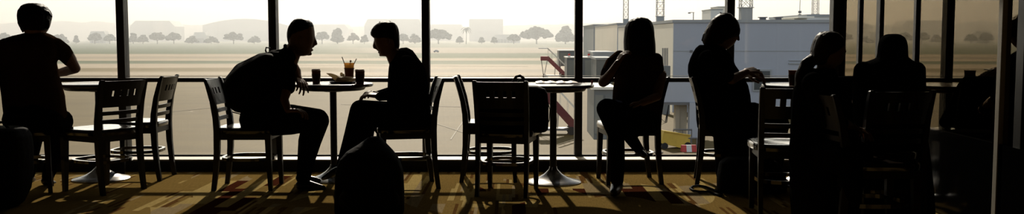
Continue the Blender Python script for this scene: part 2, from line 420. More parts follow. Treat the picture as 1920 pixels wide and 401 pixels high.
# ------------------------------------------------------------------ chair
def chair_proto():
    root = empty('dining_chair')
    W, D = .172, .185     # half spacing of the legs
    # seat: rounded, slightly dished; the chair faces +x, its back stands at -x
    bm = bmesh.new(); rings = []
    def outline(k, z, n=40):
        o = []
        for i in range(n):
            t = 2 * pi * i / n; e = 2 / 4.2
            x = .215 * k * (abs(cos(t)) ** e) * (1 if cos(t) > 0 else -1); y = .212 * k * (abs(sin(t)) ** e) * (1 if sin(t) > 0 else -1)
            y *= 1 + .06 * (x / .215); o.append(Vector((x + .005, y, z)))
        return o
    rings = [outline(.93, .408), outline(.99, .413), outline(1, .43), outline(1, .444), outline(.975, .454), outline(.9, .456), outline(.6, .450), outline(.2, .447)]
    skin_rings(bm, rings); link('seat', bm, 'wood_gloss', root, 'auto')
    bm = bmesh.new()
    for a, b in (((-D, -W), (D, -W)), ((-D, W), (D, W)), ((D, -W), (D, W)), ((-D, -W), (-D, W))):
        bar(bm, (*a, .39), (*b, .39), .02, .045)
    link('seat_frame', bm, 'wood', root)
    for sy in (-1, 1):
        bm = bmesh.new(); rings = []
        for z, h, dx in ((0, .0145, .012), (.2, .018, .004), (.41, .021, 0)):
            c = Vector((D - .008 + dx, sy * W, z)); rings.append([c + Vector((a * h, b * h, 0)) for a, b in ((-1, -1), (1, -1), (1, 1), (-1, 1))])
        skin_rings(bm, rings); link('front_leg', bm, 'wood', root)
        bm = bmesh.new(); rings = []
        for z, dx, hx, hy, dy in ((0, -.035, .016, .013, 0), (.12, -.018, .018, .014, 0), (.28, -.004, .021, .0155, 0), (.43, 0, .023, .016, 0), (.52, -.006, .021, .016, .001), (.64, -.026, .018, .016, .003), (.75, -.056, .015, .016, .005), (.80, -.074, .012, .015, .006), (.806, -.077, .006, .01, .006)):
            c = Vector((-D + dx, sy * (W + dy * 1.2), z)); rings.append([c + Vector((a * hx, b * hy, 0)) for a, b in ((-1, -1), (1, -1), (1, 1), (-1, 1))])
        skin_rings(bm, rings); link('back_leg', bm, 'wood', root)
    def xb(z): # line of the back
        return -D - (.0 if z < .45 else (z - .45) ** 1.55 * .40)
    def slat(bm, y0, y1, z0, z1, th=.009, n=8):
        rings = []
        for i in range(n + 1):
            y = y0 + (y1 - y0) * i / n; bow = -.020 * (1 - (y / W) ** 2)
            rings.append([Vector((xb(z) + bow + t, y, z)) for z, t in ((z0, -th), (z0, th), (z1, th), (z1, -th))])
        skin_rings(bm, rings)
    bm = bmesh.new()
    slat(bm, -W, W, .735, .797); slat(bm, -W, W, .612, .690)
    cuts = [-.105, -.045, .015, .075]; ys = [-W]
    prev = -W
    for c in cuts:
        slat(bm, prev, c, .690, .735, n=4); prev = c + .026
    slat(bm, prev, W, .690, .735, n=4)
    link('top_rail', bm, 'wood', root)
    for z0 in (.556, .498):
        bm = bmesh.new(); slat(bm, -W, W, z0, z0 + .028); link('back_slat', bm, 'wood', root)
    bm = bmesh.new(); pts = [(D * .98 * cos(t) * 1.0, W * 1.0 * sin(t), .222) for t in [2 * pi * i / 40 for i in range(40)]]
    # hoop that ties the four legs together
    rings = []
    for x, y, z in pts:
        e = .72; n_ = Vector((x, y, 0)).normalized(); t = math.atan2(y / W, x / D)
        p = Vector(((D - .004) * 1.0 * (abs(cos(t)) ** e) * (1 if cos(t) > 0 else -1), (W - .002) * (abs(sin(t)) ** e) * (1 if sin(t) > 0 else -1), .222))
        rings.append([p + n_ * a + Vector((0, 0, b)) for a, b in ((-.011, -.011), (.011, -.011), (.011, .011), (-.011, .011))])
    skin_rings(bm, rings, closed=True); link('hoop_stretcher', bm, 'wood_gloss', root)
    return root
proto = chair_proto(); used = [False]
def chair(x, y, face, label, group=None):
    """face: unit direction (dx,dy) the sitter looks; x,y: middle between the legs"""
    o = proto if not used[0] else copy_tree(proto); used[0] = True
    o.location = (x, y, 0); o.rotation_euler = (0, 0, math.atan2(face[1], face[0]))
    tag(o, label, 'chair', 'dark wooden cafe chairs'); return o
def chair_px(bl, br, label, away=1):
    """from the floor points (pixels) of the two back legs"""
    a, b = on_z(*bl, 0), on_z(*br, 0); mid = (a + b) / 2; w = (b - a).normalized(); f = Vector((-w.y, w.x, 0)) * away
    c = mid + f * .205
    return chair(c.x, c.y, (f.x, f.y), label)
cA = chair_px((188, 367), (270, 353), 'empty dark wooden chair at the leftmost table, seen from behind with its slotted back nearest', 1)
cB = chair_px((293, 342), (318, 330), 'empty dark wooden chair tucked behind the slotted-back chair at the leftmost table', 1)
cB.location = (-2.93, 7.27, 0); cB.rotation_euler = (0, 0, radians(182))
cC = chair(-1.93, 6.83, (1, .02), 'dark wooden chair under the man leaning forward with a backpack')
cD = chair(-.79, 6.88, (-.97, -.22), 'dark wooden chair under the short-haired man in the hooded jacket')
cE = chair(-.165, 7.22, (1, 0), 'empty dark wooden chair turned sideways, just left behind the chair with the bag')
cF = chair(-.03, 6.60, (.2, .98), 'dark wooden chair with a big black bag standing on its seat')
cG = chair(.885, 7.10, (-.99, -.12), 'dark wooden chair under the long-haired woman with a raised knee')
cH = chair(1.63, 7.06, (1, -.17), 'dark wooden chair under the person looking down at a phone')
cI = chair(1.70, 5.78, (.12, .99), 'empty dark wooden chair with its sunlit seat showing between two seated women')
cJ = chair(1.92, 4.98, (1, .0), 'dark wooden chair hidden under the woman with the ponytail')
cK = chair(2.15, 5.45, (-.10, .99), 'dark wooden chair under the hooded person, in front of the tinted glass partition')
cL = chair(-3.52, 6.64, (.9, .42), 'dark wooden chair under the broad-shouldered man at the left edge')
cM = chair(2.20, 6.52, (.05, .99), 'dark wooden chair with a dark jacket over its back, seen mirrored in the tinted glass')

# ------------------------------------------------------------------ tables
def table_proto():
    root = empty('cafe_table')
    bm = bmesh.new(); R = .305
    lathe(bm, [(R - .05, .722), (R - .006, .724), (R, .730), (R + .001, .740), (R - .003, .748), (R - .012, .750), (.02, .750)], 56); link('table_top', bm, 'tabletop', root, 'auto')
    bm = bmesh.new()
    lathe(bm, [(.225, .696), (.238, .700), (.252, .7215)], 40)
    lathe(bm, [(.07, .684), (.08, .6955)], 20); link('top_bracket', bm, 'blackmetal', root)
    bm = bmesh.new(); lathe(bm, [(.026, .05), (.026, .70)], 20); link('pole', bm, 'blackmetal', root, 'auto')
    bm = bmesh.new(); lathe(bm, [(.205, 0), (.213, .003), (.213, .008), (.205, .013), (.16, .024), (.11, .042), (.07, .066), (.045, .09), (.032, .105), (.028, .12)], 48)
    link('table_base', bm, 'basemetal', root, 'auto'); return root
tproto = table_proto()
T = []
for i, (px, py, lb) in enumerate([(190, 336, 'round cafe table at the far left on a bell-shaped metal base'), (627, 337, 'round cafe table between the two men, with cups and a food tray on it'),
                      (1037, 342, 'round cafe table in the middle with a lit bell-shaped base, beside the bag chair'), (1502, 345, 'round cafe table at the right behind the ponytailed woman, one cup on it')]):
    o = tproto if i == 0 else copy_tree(tproto); p = on_z(px, py, 0); o.location = (p.x, p.y, 0)
    tag(o, lb, 'table', 'round cafe tables'); T.append(p)

# ------------------------------------------------------------------ things on the tables
TZ = .7503
def cup(px, Y, h, r, label, lid=True):
    p = at(px, 150, Y); root = empty('coffee_cup', (p.x, Y, TZ), 0, label, 'cup')
    bm = bmesh.new(); lathe(bm, [(r * .74, 0), (r * .76, .002), (r * .95, h * .9), (r, h * .9), (r, h * .93), (r * .9, h * .93)], 28); link('cup_body', bm, 'cup', root, 'auto')
    bm = bmesh.new(); lathe(bm, [(r * .80, h * .16), (r * .815, h * .16), (r * .955, h * .66), (r * .94, h * .66)], 28); link('sleeve', bm, 'cupdark', root, 'auto')
    if lid:
        bm = bmesh.new(); lathe(bm, [(r * 1.06, h * .90), (r * 1.07, h * .915), (r * 1.02, h * .93), (r * .93, h * .94), (r * .9, h * 1.0), (r * .84, h * 1.0), (r * .80, h * .985), (.01, h * .985)], 28); link('lid', bm, 'lid', root, 'auto')
    return root
Yt = T[1].y
cup(593, Yt - .02, .108, .036, 'brown paper coffee cup with a lid, nearest the hand of the leaning man')
cup(675, Yt - .10, .108, .038, 'dark paper coffee cup with a pale lid, nearest the man in the hooded jacket')
p = at(655, 150, Yt + .08); root = empty('drink_cups', (p.x, Yt + .08, TZ), 0, 'tall pair of stacked amber cups with two straws on the table between the men', 'cup')
bm = bmesh.new(); lathe(bm, [(.028, 0), (.030, .002), (.037, .108), (.041, .109), (.041, .114), (.034, .114)], 28); link('lower_cup', bm, 'cup', root, 'auto')
bm = bmesh.new(); lathe(bm, [(.033, .110), (.035, .112), (.0385, .146), (.042, .147), (.042, .152), (.039, .152), (.037, .14), (.01, .135)], 28); link('upper_cup', bm, 'clearcup', root, 'auto')
for a, b in (((-.02, 0, .10), (-.056, .01, .198)), ((.015, .01, .10), (.058, 0, .186))):
    bm = bmesh.new(); tube(bm, [a, b], .0034, 8); link('straw', bm, 'lid', root)
bm = bmesh.new(); tube(bm, [(.0, -.01, .11), (.012, -.012, .160)], .0025, 8); ellipsoid(bm, (.014, -.012, .165), .008, .004, .010, seg=10); link('spoon', bm, 'lid', root, 'auto')
# tray with crumpled wrapper
p = at(645, 150, Yt - .02); tr = empty('food_tray', (p.x, Yt - .06, TZ), .15, 'dark shallow food tray holding a crumpled wrapper on the table between the men', 'tray')
bm = bmesh.new(); rings = []
def rr(a, b, z, n=32):
    return [Vector((a * (abs(cos(t)) ** .4) * (1 if cos(t) > 0 else -1), b * (abs(sin(t)) ** .4) * (1 if sin(t) > 0 else -1), z)) for t in [2 * pi * i / n for i in range(n)]]
skin_rings(bm, [rr(.09, .06, 0), rr(.105, .075, .014), rr(.108, .078, .014), rr(.094, .064, .003), rr(.02, .02, .003)])
link('tray_body', bm, 'plastic', tr, 'auto')
def crumple(name, px, py, Y, rx, ry, rz, seed, label, mtx=None, amp=.35):
    c = at(px, py, Y); bm = bmesh.new(); r_ = random.Random(seed)
    bmesh.ops.create_icosphere(bm, subdivisions=3, radius=1)
    from mathutils import noise
    for v in bm.verts:
        f = 1 + amp * noise.noise(v.co * 2.3 + Vector((seed, 0, 0))) + .12 * noise.noise(v.co * 6)
        v.co = Vector((v.co.x * rx * f, v.co.y * ry * f, v.co.z * rz * f))
        if mtx is not None: v.co = mtx @ v.co
    mz = min(v.co.z for v in bm.verts); c.z = TZ + .004 - mz
    return tag(link(name, bm, 'thinpaper', loc=c), label, 'wrapper')
crumple('food_wrapper', 647, 151, Yt - .06, .072, .05, .022, 3, 'crumpled pale paper wrapper lying on the dark food tray')
# upright folded flap of the wrapper
bm = bmesh.new(); pts = [(-.122, 0, .076), (-.085, .01, .073), (-.05, .015, .060), (-.02, .0, .042), (.02, 0, .026)]
rings = []
for x, y, z in pts:
    h = min(z - .008, .003 + (x + .122) * .75)
    rings.append([Vector((x, y - .02, z)), Vector((x, y - .022, z - h)), Vector((x + .003, y + .022, z - h - .004)), Vector((x + .003, y + .02, z - .003))])
skin_rings(bm, rings); q = at(645, 150, Yt - .06)
tag(link('paper_napkin', bm, 'thinpaper', loc=(q.x - .005, Yt - .07, TZ + .004)), 'pale folded napkin sticking up like a beak left of the stacked cups', 'napkin')
bm = bmesh.new(); ellipsoid(bm, (0, 0, .035), .013, .012, .033, seg=12); ellipsoid(bm, (-.006, 0, .066), .012, .009, .016, seg=12); ellipsoid(bm, (.010, 0, .058), .009, .009, .014, seg=12)
q = at(641, 150, Yt); tag(link('crumpled_tissue', bm, 'thinpaper', None, True, (q.x, Yt + .02, TZ)), 'small crumpled tissue standing between the napkin and the stacked cups', 'tissue')
# table in the middle
Y3 = T[2].y
bm = bmesh.new(); rings = []
for i in range(15):
    x = -.16 + .32 * i / 14; z = .004 + .010 * abs(sin(i * .9)) ** 2
    rings.append([Vector((x, -.09, .001)), Vector((x, .10, .001)), Vector((x, .10, .003 + z)), Vector((x, -.09, .003 + z * .4))])
skin_rings(bm, rings); tag(link('magazine', bm, mat('printed_paper', (.20, .11, .05), .5, var=.8, scale=35), loc=(T[2].x + .03, Y3 + .12, TZ)), 'rumpled brown printed magazine lying on the middle table behind the bag', 'magazine')
bm = bmesh.new(); tube(bm, [(-.06, 0, .0045), (.05, .006, .0045), (.065, .007, .0045)], [.0042, .0042, .0015], 10)
tag(link('pen', bm, mat('dark_red_pen', (.15, .015, .01), .4), loc=(T[2].x + .08, Y3 - .08, TZ)), 'dark red pen lying on the middle table', 'pen')
bm = bmesh.new(); box(bm, -.007, .007, -.004, .004, 0, .020, bev=.0015); box(bm, -.006, .006, -.0035, .0035, .0205, .028, bev=.001)
q = at(1113, 155, Y3 + .02); tag(link('lighter', bm, 'red', loc=(q.x - .012, Y3 + .02, TZ)), 'tiny red lighter standing at the right rim of the middle table', 'lighter')
cup(1488, T[3].y - .10, .118, .041, 'brown coffee cup on the right table beside the ponytailed woman', False)

# ------------------------------------------------------------------ people
def person(label, Y, skin, clothes, hands=(), face=None, hair=None, extra=()):
    """skin: list of prims for bare parts; clothes: {part: (material, prims)}; prim = ('L', rows, dh) or ('C', pts)"""
    base = at(*label[1:3], Y) if False else Vector((0, 0, 0))
    root = empty('person', base, 0, label, 'person')
    bm = bmesh.new()
    def put(bm, pr, k=1.0, push=0):
        if pr[0] == 'L': LOFT(bm, pr[1], pr[3] if len(pr) > 3 else Y, pr[2], k)
        elif pr[0] == 'C': CH(bm, pr[1], k)
        elif pr[0] == 'E':
            _, px, py, yy, rx, ry, rd = pr; ellipsoid(bm, at(px, py, yy), rx * S(yy) * k, rd * k, ry * S(yy) * k)
    for pr in skin: put(bm, pr)
    for nm, (m, prs) in clothes.items():
        if nm == 'hood': continue
        for pr in prs: put(bm, pr, .86)
    for h in hands: hand(bm, **h)
    link_mesh('body', remesh(bm, .004, 1), 'skin', root)
    for nm, (m, prs) in clothes.items():
        if nm.startswith('shoes'):
            for pr in prs:
                bm = bmesh.new(); put(bm, pr); link_mesh('shoe', remesh(bm, .005, 1), m, root)
            continue
        bm = bmesh.new()
        for pr in prs: put(bm, pr)
        link_mesh(nm, remesh(bm, .006, 2), m, root)
    if hair:
        bm = bmesh.new()
        for pr in hair[1]: put(bm, pr)
        me = remesh(bm, .005, 1)
        from mathutils import noise
        for v in me.vertices:
            n_ = noise.noise(Vector((v.co.x * 45, v.co.y * 45, v.co.z * 12))); v.co += v.normal * (.0035 * n_)
        link_mesh('hair', me, hair[0], root)
    return root
def eyes_brow(px, py, Y, d): pass

# 1 man at the left edge, back to us
Y = 6.65
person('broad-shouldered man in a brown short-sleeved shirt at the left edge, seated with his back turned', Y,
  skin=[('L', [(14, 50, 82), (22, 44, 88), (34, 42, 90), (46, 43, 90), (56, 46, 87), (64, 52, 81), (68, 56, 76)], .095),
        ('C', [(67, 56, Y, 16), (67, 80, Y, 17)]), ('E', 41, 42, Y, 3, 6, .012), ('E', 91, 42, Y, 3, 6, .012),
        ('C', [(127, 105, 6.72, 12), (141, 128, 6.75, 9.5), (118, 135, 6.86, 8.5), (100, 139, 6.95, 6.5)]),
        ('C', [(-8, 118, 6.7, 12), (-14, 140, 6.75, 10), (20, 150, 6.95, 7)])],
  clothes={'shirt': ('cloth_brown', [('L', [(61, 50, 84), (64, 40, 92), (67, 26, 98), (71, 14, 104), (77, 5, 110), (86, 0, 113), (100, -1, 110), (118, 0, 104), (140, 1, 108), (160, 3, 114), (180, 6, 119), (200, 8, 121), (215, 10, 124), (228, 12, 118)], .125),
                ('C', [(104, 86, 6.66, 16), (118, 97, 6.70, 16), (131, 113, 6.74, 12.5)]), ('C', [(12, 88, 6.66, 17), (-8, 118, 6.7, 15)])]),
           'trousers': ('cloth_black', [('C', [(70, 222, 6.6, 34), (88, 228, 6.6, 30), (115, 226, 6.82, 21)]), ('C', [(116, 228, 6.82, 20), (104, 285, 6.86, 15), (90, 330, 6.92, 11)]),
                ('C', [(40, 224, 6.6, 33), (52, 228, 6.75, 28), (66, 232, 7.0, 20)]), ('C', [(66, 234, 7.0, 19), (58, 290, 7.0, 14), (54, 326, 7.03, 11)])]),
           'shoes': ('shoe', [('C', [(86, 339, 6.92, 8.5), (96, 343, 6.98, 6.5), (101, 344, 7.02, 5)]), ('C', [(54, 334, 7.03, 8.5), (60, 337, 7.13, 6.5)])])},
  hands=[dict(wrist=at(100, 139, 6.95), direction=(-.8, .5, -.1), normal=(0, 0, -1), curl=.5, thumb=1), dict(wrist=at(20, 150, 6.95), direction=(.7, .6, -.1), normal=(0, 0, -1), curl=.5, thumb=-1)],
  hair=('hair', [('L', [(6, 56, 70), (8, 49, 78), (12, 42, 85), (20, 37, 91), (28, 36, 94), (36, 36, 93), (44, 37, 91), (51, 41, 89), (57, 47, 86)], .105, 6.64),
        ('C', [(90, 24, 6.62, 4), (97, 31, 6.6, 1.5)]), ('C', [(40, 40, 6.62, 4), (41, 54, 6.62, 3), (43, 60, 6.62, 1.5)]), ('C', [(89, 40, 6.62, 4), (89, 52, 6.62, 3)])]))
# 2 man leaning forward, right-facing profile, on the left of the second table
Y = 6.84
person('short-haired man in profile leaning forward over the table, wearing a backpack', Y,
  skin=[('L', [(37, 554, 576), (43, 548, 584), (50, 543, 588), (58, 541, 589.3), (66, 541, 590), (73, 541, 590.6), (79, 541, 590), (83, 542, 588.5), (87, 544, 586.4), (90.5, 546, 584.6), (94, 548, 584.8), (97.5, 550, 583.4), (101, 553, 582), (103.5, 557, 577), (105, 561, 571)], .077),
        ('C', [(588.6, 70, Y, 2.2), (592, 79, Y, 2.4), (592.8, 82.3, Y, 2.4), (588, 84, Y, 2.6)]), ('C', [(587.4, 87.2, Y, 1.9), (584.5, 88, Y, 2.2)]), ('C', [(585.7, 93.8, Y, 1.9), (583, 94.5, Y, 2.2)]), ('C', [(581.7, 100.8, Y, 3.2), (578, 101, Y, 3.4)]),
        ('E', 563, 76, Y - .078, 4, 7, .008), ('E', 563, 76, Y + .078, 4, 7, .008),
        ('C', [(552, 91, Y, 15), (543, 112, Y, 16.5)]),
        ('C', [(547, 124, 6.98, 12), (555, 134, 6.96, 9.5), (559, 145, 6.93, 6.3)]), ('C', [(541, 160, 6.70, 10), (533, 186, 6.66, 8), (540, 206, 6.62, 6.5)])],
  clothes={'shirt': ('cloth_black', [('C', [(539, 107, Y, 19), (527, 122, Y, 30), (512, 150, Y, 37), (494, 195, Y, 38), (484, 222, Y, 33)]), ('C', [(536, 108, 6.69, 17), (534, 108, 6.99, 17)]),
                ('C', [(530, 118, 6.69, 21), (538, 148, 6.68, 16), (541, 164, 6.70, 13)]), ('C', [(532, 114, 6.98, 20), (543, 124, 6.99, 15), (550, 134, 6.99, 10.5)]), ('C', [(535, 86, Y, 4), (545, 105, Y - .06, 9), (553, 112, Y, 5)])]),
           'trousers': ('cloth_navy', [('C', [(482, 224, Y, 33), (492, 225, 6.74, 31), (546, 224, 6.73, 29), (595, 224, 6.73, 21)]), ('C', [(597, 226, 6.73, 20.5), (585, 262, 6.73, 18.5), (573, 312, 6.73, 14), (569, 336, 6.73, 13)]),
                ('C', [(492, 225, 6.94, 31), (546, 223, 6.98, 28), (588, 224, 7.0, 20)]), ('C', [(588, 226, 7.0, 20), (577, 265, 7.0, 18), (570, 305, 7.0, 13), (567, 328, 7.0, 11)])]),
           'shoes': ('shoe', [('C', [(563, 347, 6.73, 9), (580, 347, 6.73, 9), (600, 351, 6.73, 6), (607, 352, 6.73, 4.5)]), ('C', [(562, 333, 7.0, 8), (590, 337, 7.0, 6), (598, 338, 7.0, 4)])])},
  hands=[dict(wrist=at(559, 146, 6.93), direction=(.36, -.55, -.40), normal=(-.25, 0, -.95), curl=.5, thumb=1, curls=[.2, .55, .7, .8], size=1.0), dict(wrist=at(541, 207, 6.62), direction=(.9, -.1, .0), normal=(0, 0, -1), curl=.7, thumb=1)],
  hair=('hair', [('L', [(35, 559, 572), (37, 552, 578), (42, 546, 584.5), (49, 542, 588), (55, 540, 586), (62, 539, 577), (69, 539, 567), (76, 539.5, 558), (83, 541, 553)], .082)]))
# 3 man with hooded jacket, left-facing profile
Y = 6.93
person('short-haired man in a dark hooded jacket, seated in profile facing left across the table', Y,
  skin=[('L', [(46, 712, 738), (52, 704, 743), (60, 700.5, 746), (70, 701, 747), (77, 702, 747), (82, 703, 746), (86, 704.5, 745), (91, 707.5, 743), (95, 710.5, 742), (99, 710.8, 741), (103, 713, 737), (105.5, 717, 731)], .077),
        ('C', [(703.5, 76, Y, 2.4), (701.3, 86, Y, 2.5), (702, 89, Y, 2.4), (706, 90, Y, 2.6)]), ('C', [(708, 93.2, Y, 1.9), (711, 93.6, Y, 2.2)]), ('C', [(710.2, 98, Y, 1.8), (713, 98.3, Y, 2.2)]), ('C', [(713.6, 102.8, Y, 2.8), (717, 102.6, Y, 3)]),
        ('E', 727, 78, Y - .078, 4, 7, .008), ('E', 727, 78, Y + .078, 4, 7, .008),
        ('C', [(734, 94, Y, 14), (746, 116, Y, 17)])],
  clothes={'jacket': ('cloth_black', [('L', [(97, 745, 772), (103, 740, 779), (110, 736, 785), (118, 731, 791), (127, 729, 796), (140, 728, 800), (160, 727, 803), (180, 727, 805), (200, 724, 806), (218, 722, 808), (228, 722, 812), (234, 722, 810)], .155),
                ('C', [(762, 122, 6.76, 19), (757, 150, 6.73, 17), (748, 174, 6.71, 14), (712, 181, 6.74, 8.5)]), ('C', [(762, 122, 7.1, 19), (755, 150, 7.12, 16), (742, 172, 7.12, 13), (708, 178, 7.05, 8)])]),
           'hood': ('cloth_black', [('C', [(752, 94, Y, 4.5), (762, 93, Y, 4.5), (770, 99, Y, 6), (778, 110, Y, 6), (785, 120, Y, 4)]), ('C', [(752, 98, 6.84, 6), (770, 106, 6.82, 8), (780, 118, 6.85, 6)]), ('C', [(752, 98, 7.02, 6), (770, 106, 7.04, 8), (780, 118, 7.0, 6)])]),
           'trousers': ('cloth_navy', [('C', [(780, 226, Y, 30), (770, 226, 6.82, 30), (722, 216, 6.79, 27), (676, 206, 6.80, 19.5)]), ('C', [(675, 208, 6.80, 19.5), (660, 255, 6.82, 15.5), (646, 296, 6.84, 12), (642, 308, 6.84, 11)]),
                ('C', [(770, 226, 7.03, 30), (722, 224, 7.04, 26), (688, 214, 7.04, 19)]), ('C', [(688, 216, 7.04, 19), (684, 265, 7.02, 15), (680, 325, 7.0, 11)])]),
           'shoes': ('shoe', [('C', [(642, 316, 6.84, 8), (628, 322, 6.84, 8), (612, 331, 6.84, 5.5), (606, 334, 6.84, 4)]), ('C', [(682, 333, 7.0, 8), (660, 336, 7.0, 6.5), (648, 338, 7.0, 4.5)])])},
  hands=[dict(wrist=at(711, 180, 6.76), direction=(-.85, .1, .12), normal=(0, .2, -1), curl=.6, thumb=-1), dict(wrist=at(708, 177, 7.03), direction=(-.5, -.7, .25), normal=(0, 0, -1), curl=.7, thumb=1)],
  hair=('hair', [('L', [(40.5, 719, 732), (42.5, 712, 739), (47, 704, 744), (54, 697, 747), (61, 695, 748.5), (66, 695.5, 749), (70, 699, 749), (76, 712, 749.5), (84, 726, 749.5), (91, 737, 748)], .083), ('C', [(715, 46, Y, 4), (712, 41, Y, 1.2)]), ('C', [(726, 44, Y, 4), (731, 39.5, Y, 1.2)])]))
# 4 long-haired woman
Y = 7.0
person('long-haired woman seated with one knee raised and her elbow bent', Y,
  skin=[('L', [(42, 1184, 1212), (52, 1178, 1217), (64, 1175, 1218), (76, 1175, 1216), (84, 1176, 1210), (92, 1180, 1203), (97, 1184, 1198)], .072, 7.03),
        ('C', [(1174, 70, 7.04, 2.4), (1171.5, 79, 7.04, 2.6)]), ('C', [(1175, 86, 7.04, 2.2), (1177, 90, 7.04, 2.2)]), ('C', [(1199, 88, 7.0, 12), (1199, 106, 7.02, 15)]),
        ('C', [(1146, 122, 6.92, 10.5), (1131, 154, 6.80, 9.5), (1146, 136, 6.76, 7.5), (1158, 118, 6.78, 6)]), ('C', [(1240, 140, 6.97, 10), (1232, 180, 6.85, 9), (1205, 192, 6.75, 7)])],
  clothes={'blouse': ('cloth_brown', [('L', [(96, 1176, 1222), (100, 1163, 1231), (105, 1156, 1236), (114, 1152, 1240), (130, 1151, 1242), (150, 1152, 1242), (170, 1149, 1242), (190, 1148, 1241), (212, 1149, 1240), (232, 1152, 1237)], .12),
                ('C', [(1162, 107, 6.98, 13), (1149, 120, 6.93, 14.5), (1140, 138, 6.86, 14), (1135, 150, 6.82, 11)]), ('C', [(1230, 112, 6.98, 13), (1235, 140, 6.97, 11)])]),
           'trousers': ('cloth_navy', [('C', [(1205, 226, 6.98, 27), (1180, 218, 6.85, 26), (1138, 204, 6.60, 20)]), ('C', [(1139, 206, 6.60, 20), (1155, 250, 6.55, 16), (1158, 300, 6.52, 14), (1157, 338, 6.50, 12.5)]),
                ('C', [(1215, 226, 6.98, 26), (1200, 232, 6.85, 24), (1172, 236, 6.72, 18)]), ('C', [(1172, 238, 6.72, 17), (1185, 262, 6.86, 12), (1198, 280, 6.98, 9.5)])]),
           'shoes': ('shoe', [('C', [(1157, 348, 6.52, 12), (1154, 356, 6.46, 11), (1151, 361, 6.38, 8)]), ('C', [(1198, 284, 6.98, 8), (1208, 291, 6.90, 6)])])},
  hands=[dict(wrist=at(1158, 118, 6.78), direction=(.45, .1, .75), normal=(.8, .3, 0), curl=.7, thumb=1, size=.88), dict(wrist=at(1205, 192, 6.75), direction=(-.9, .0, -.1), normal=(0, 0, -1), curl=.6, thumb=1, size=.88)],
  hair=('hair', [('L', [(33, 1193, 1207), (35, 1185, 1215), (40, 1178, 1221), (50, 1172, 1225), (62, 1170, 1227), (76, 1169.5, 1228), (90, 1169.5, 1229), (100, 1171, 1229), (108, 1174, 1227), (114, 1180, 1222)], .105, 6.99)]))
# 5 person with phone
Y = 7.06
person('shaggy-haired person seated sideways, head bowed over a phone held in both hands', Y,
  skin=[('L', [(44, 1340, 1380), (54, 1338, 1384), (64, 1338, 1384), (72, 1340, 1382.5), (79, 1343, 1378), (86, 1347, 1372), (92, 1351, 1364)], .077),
        ('C', [(1383, 68, Y, 2.4), (1384.5, 74, Y, 2.6)]), ('C', [(1376, 80, Y, 2.4), (1374, 82, Y, 2.4)]), ('C', [(1346, 80, Y, 14), (1328, 102, Y, 18)]),
        ('C', [(1362, 136, 6.88, 11), (1372, 149, 6.88, 9.5), (1400, 135, 6.98, 6.5)]), ('C', [(1366, 134, 7.2, 10), (1376, 146, 7.2, 9), (1402, 137, 7.12, 6.5)])],
  clothes={'long_skirt': ('cloth_black', [('L', [(228, 1308, 1420), (238, 1330, 1470), (255, 1338, 1480), (290, 1341, 1470), (325, 1343, 1462), (340, 1346, 1458)], .20, 7.02)]),
           'shirt': ('cloth_grey', [('L', [(84, 1312, 1350), (90, 1305, 1358), (98, 1300, 1366), (108, 1295, 1373), (122, 1290.5, 1378), (136, 1290, 1388), (148, 1293, 1396), (160, 1297, 1402), (178, 1302, 1406), (200, 1305, 1408), (225, 1306, 1406), (240, 1308, 1402)], .14),
                ('C', [(1328, 112, 6.88, 19), (1348, 126, 6.86, 17), (1364, 142, 6.87, 13)]), ('C', [(1328, 112, 7.24, 19), (1350, 124, 7.24, 17), (1367, 137, 7.22, 13)])]),
           'trousers': ('cloth_black', [('C', [(1345, 226, Y, 32), (1352, 226, 6.93, 33), (1415, 222, 6.90, 30), (1455, 232, 6.90, 23)]), ('C', [(1457, 234, 6.90, 23), (1450, 280, 6.90, 18), (1446, 322, 6.90, 13)]),
                ('C', [(1352, 226, 7.18, 32), (1412, 220, 7.16, 29), (1448, 226, 7.16, 22)]), ('C', [(1448, 230, 7.16, 21), (1420, 280, 7.16, 16), (1404, 318, 7.16, 12)])]),
           'shoes': ('shoe', [('C', [(1448, 336, 6.90, 9), (1466, 339, 6.90, 7), (1474, 340, 6.90, 5)]), ('C', [(1404, 325, 7.16, 9), (1424, 328, 7.16, 7), (1430, 329, 7.16, 5)])])},
  hands=[dict(wrist=at(1398, 134, 6.98), direction=(.95, .25, .10), normal=(.1, .5, -.9), curl=.75, thumb=-1, size=1.08), dict(wrist=at(1399, 139, 7.12), direction=(.95, -.25, .0), normal=(.2, -.5, -.8), curl=.8, thumb=1, size=1.08)],
  hair=('hairbrown', [('L', [(24.5, 1354, 1366), (27, 1347, 1372), (32, 1340, 1377), (38, 1334, 1382), (47, 1328, 1386), (56, 1323, 1388), (63, 1320, 1387), (69, 1318, 1383), (75, 1317, 1370), (81, 1318, 1358), (86, 1322, 1345)], .095),
        ('C', [(1322, 66, Y, 4), (1316, 76, Y, 1.5)]), ('C', [(1380, 60, Y, 5), (1385, 72, Y, 2)]), ('C', [(1358, 28, Y, 3), (1350, 23, Y, 1)])]))
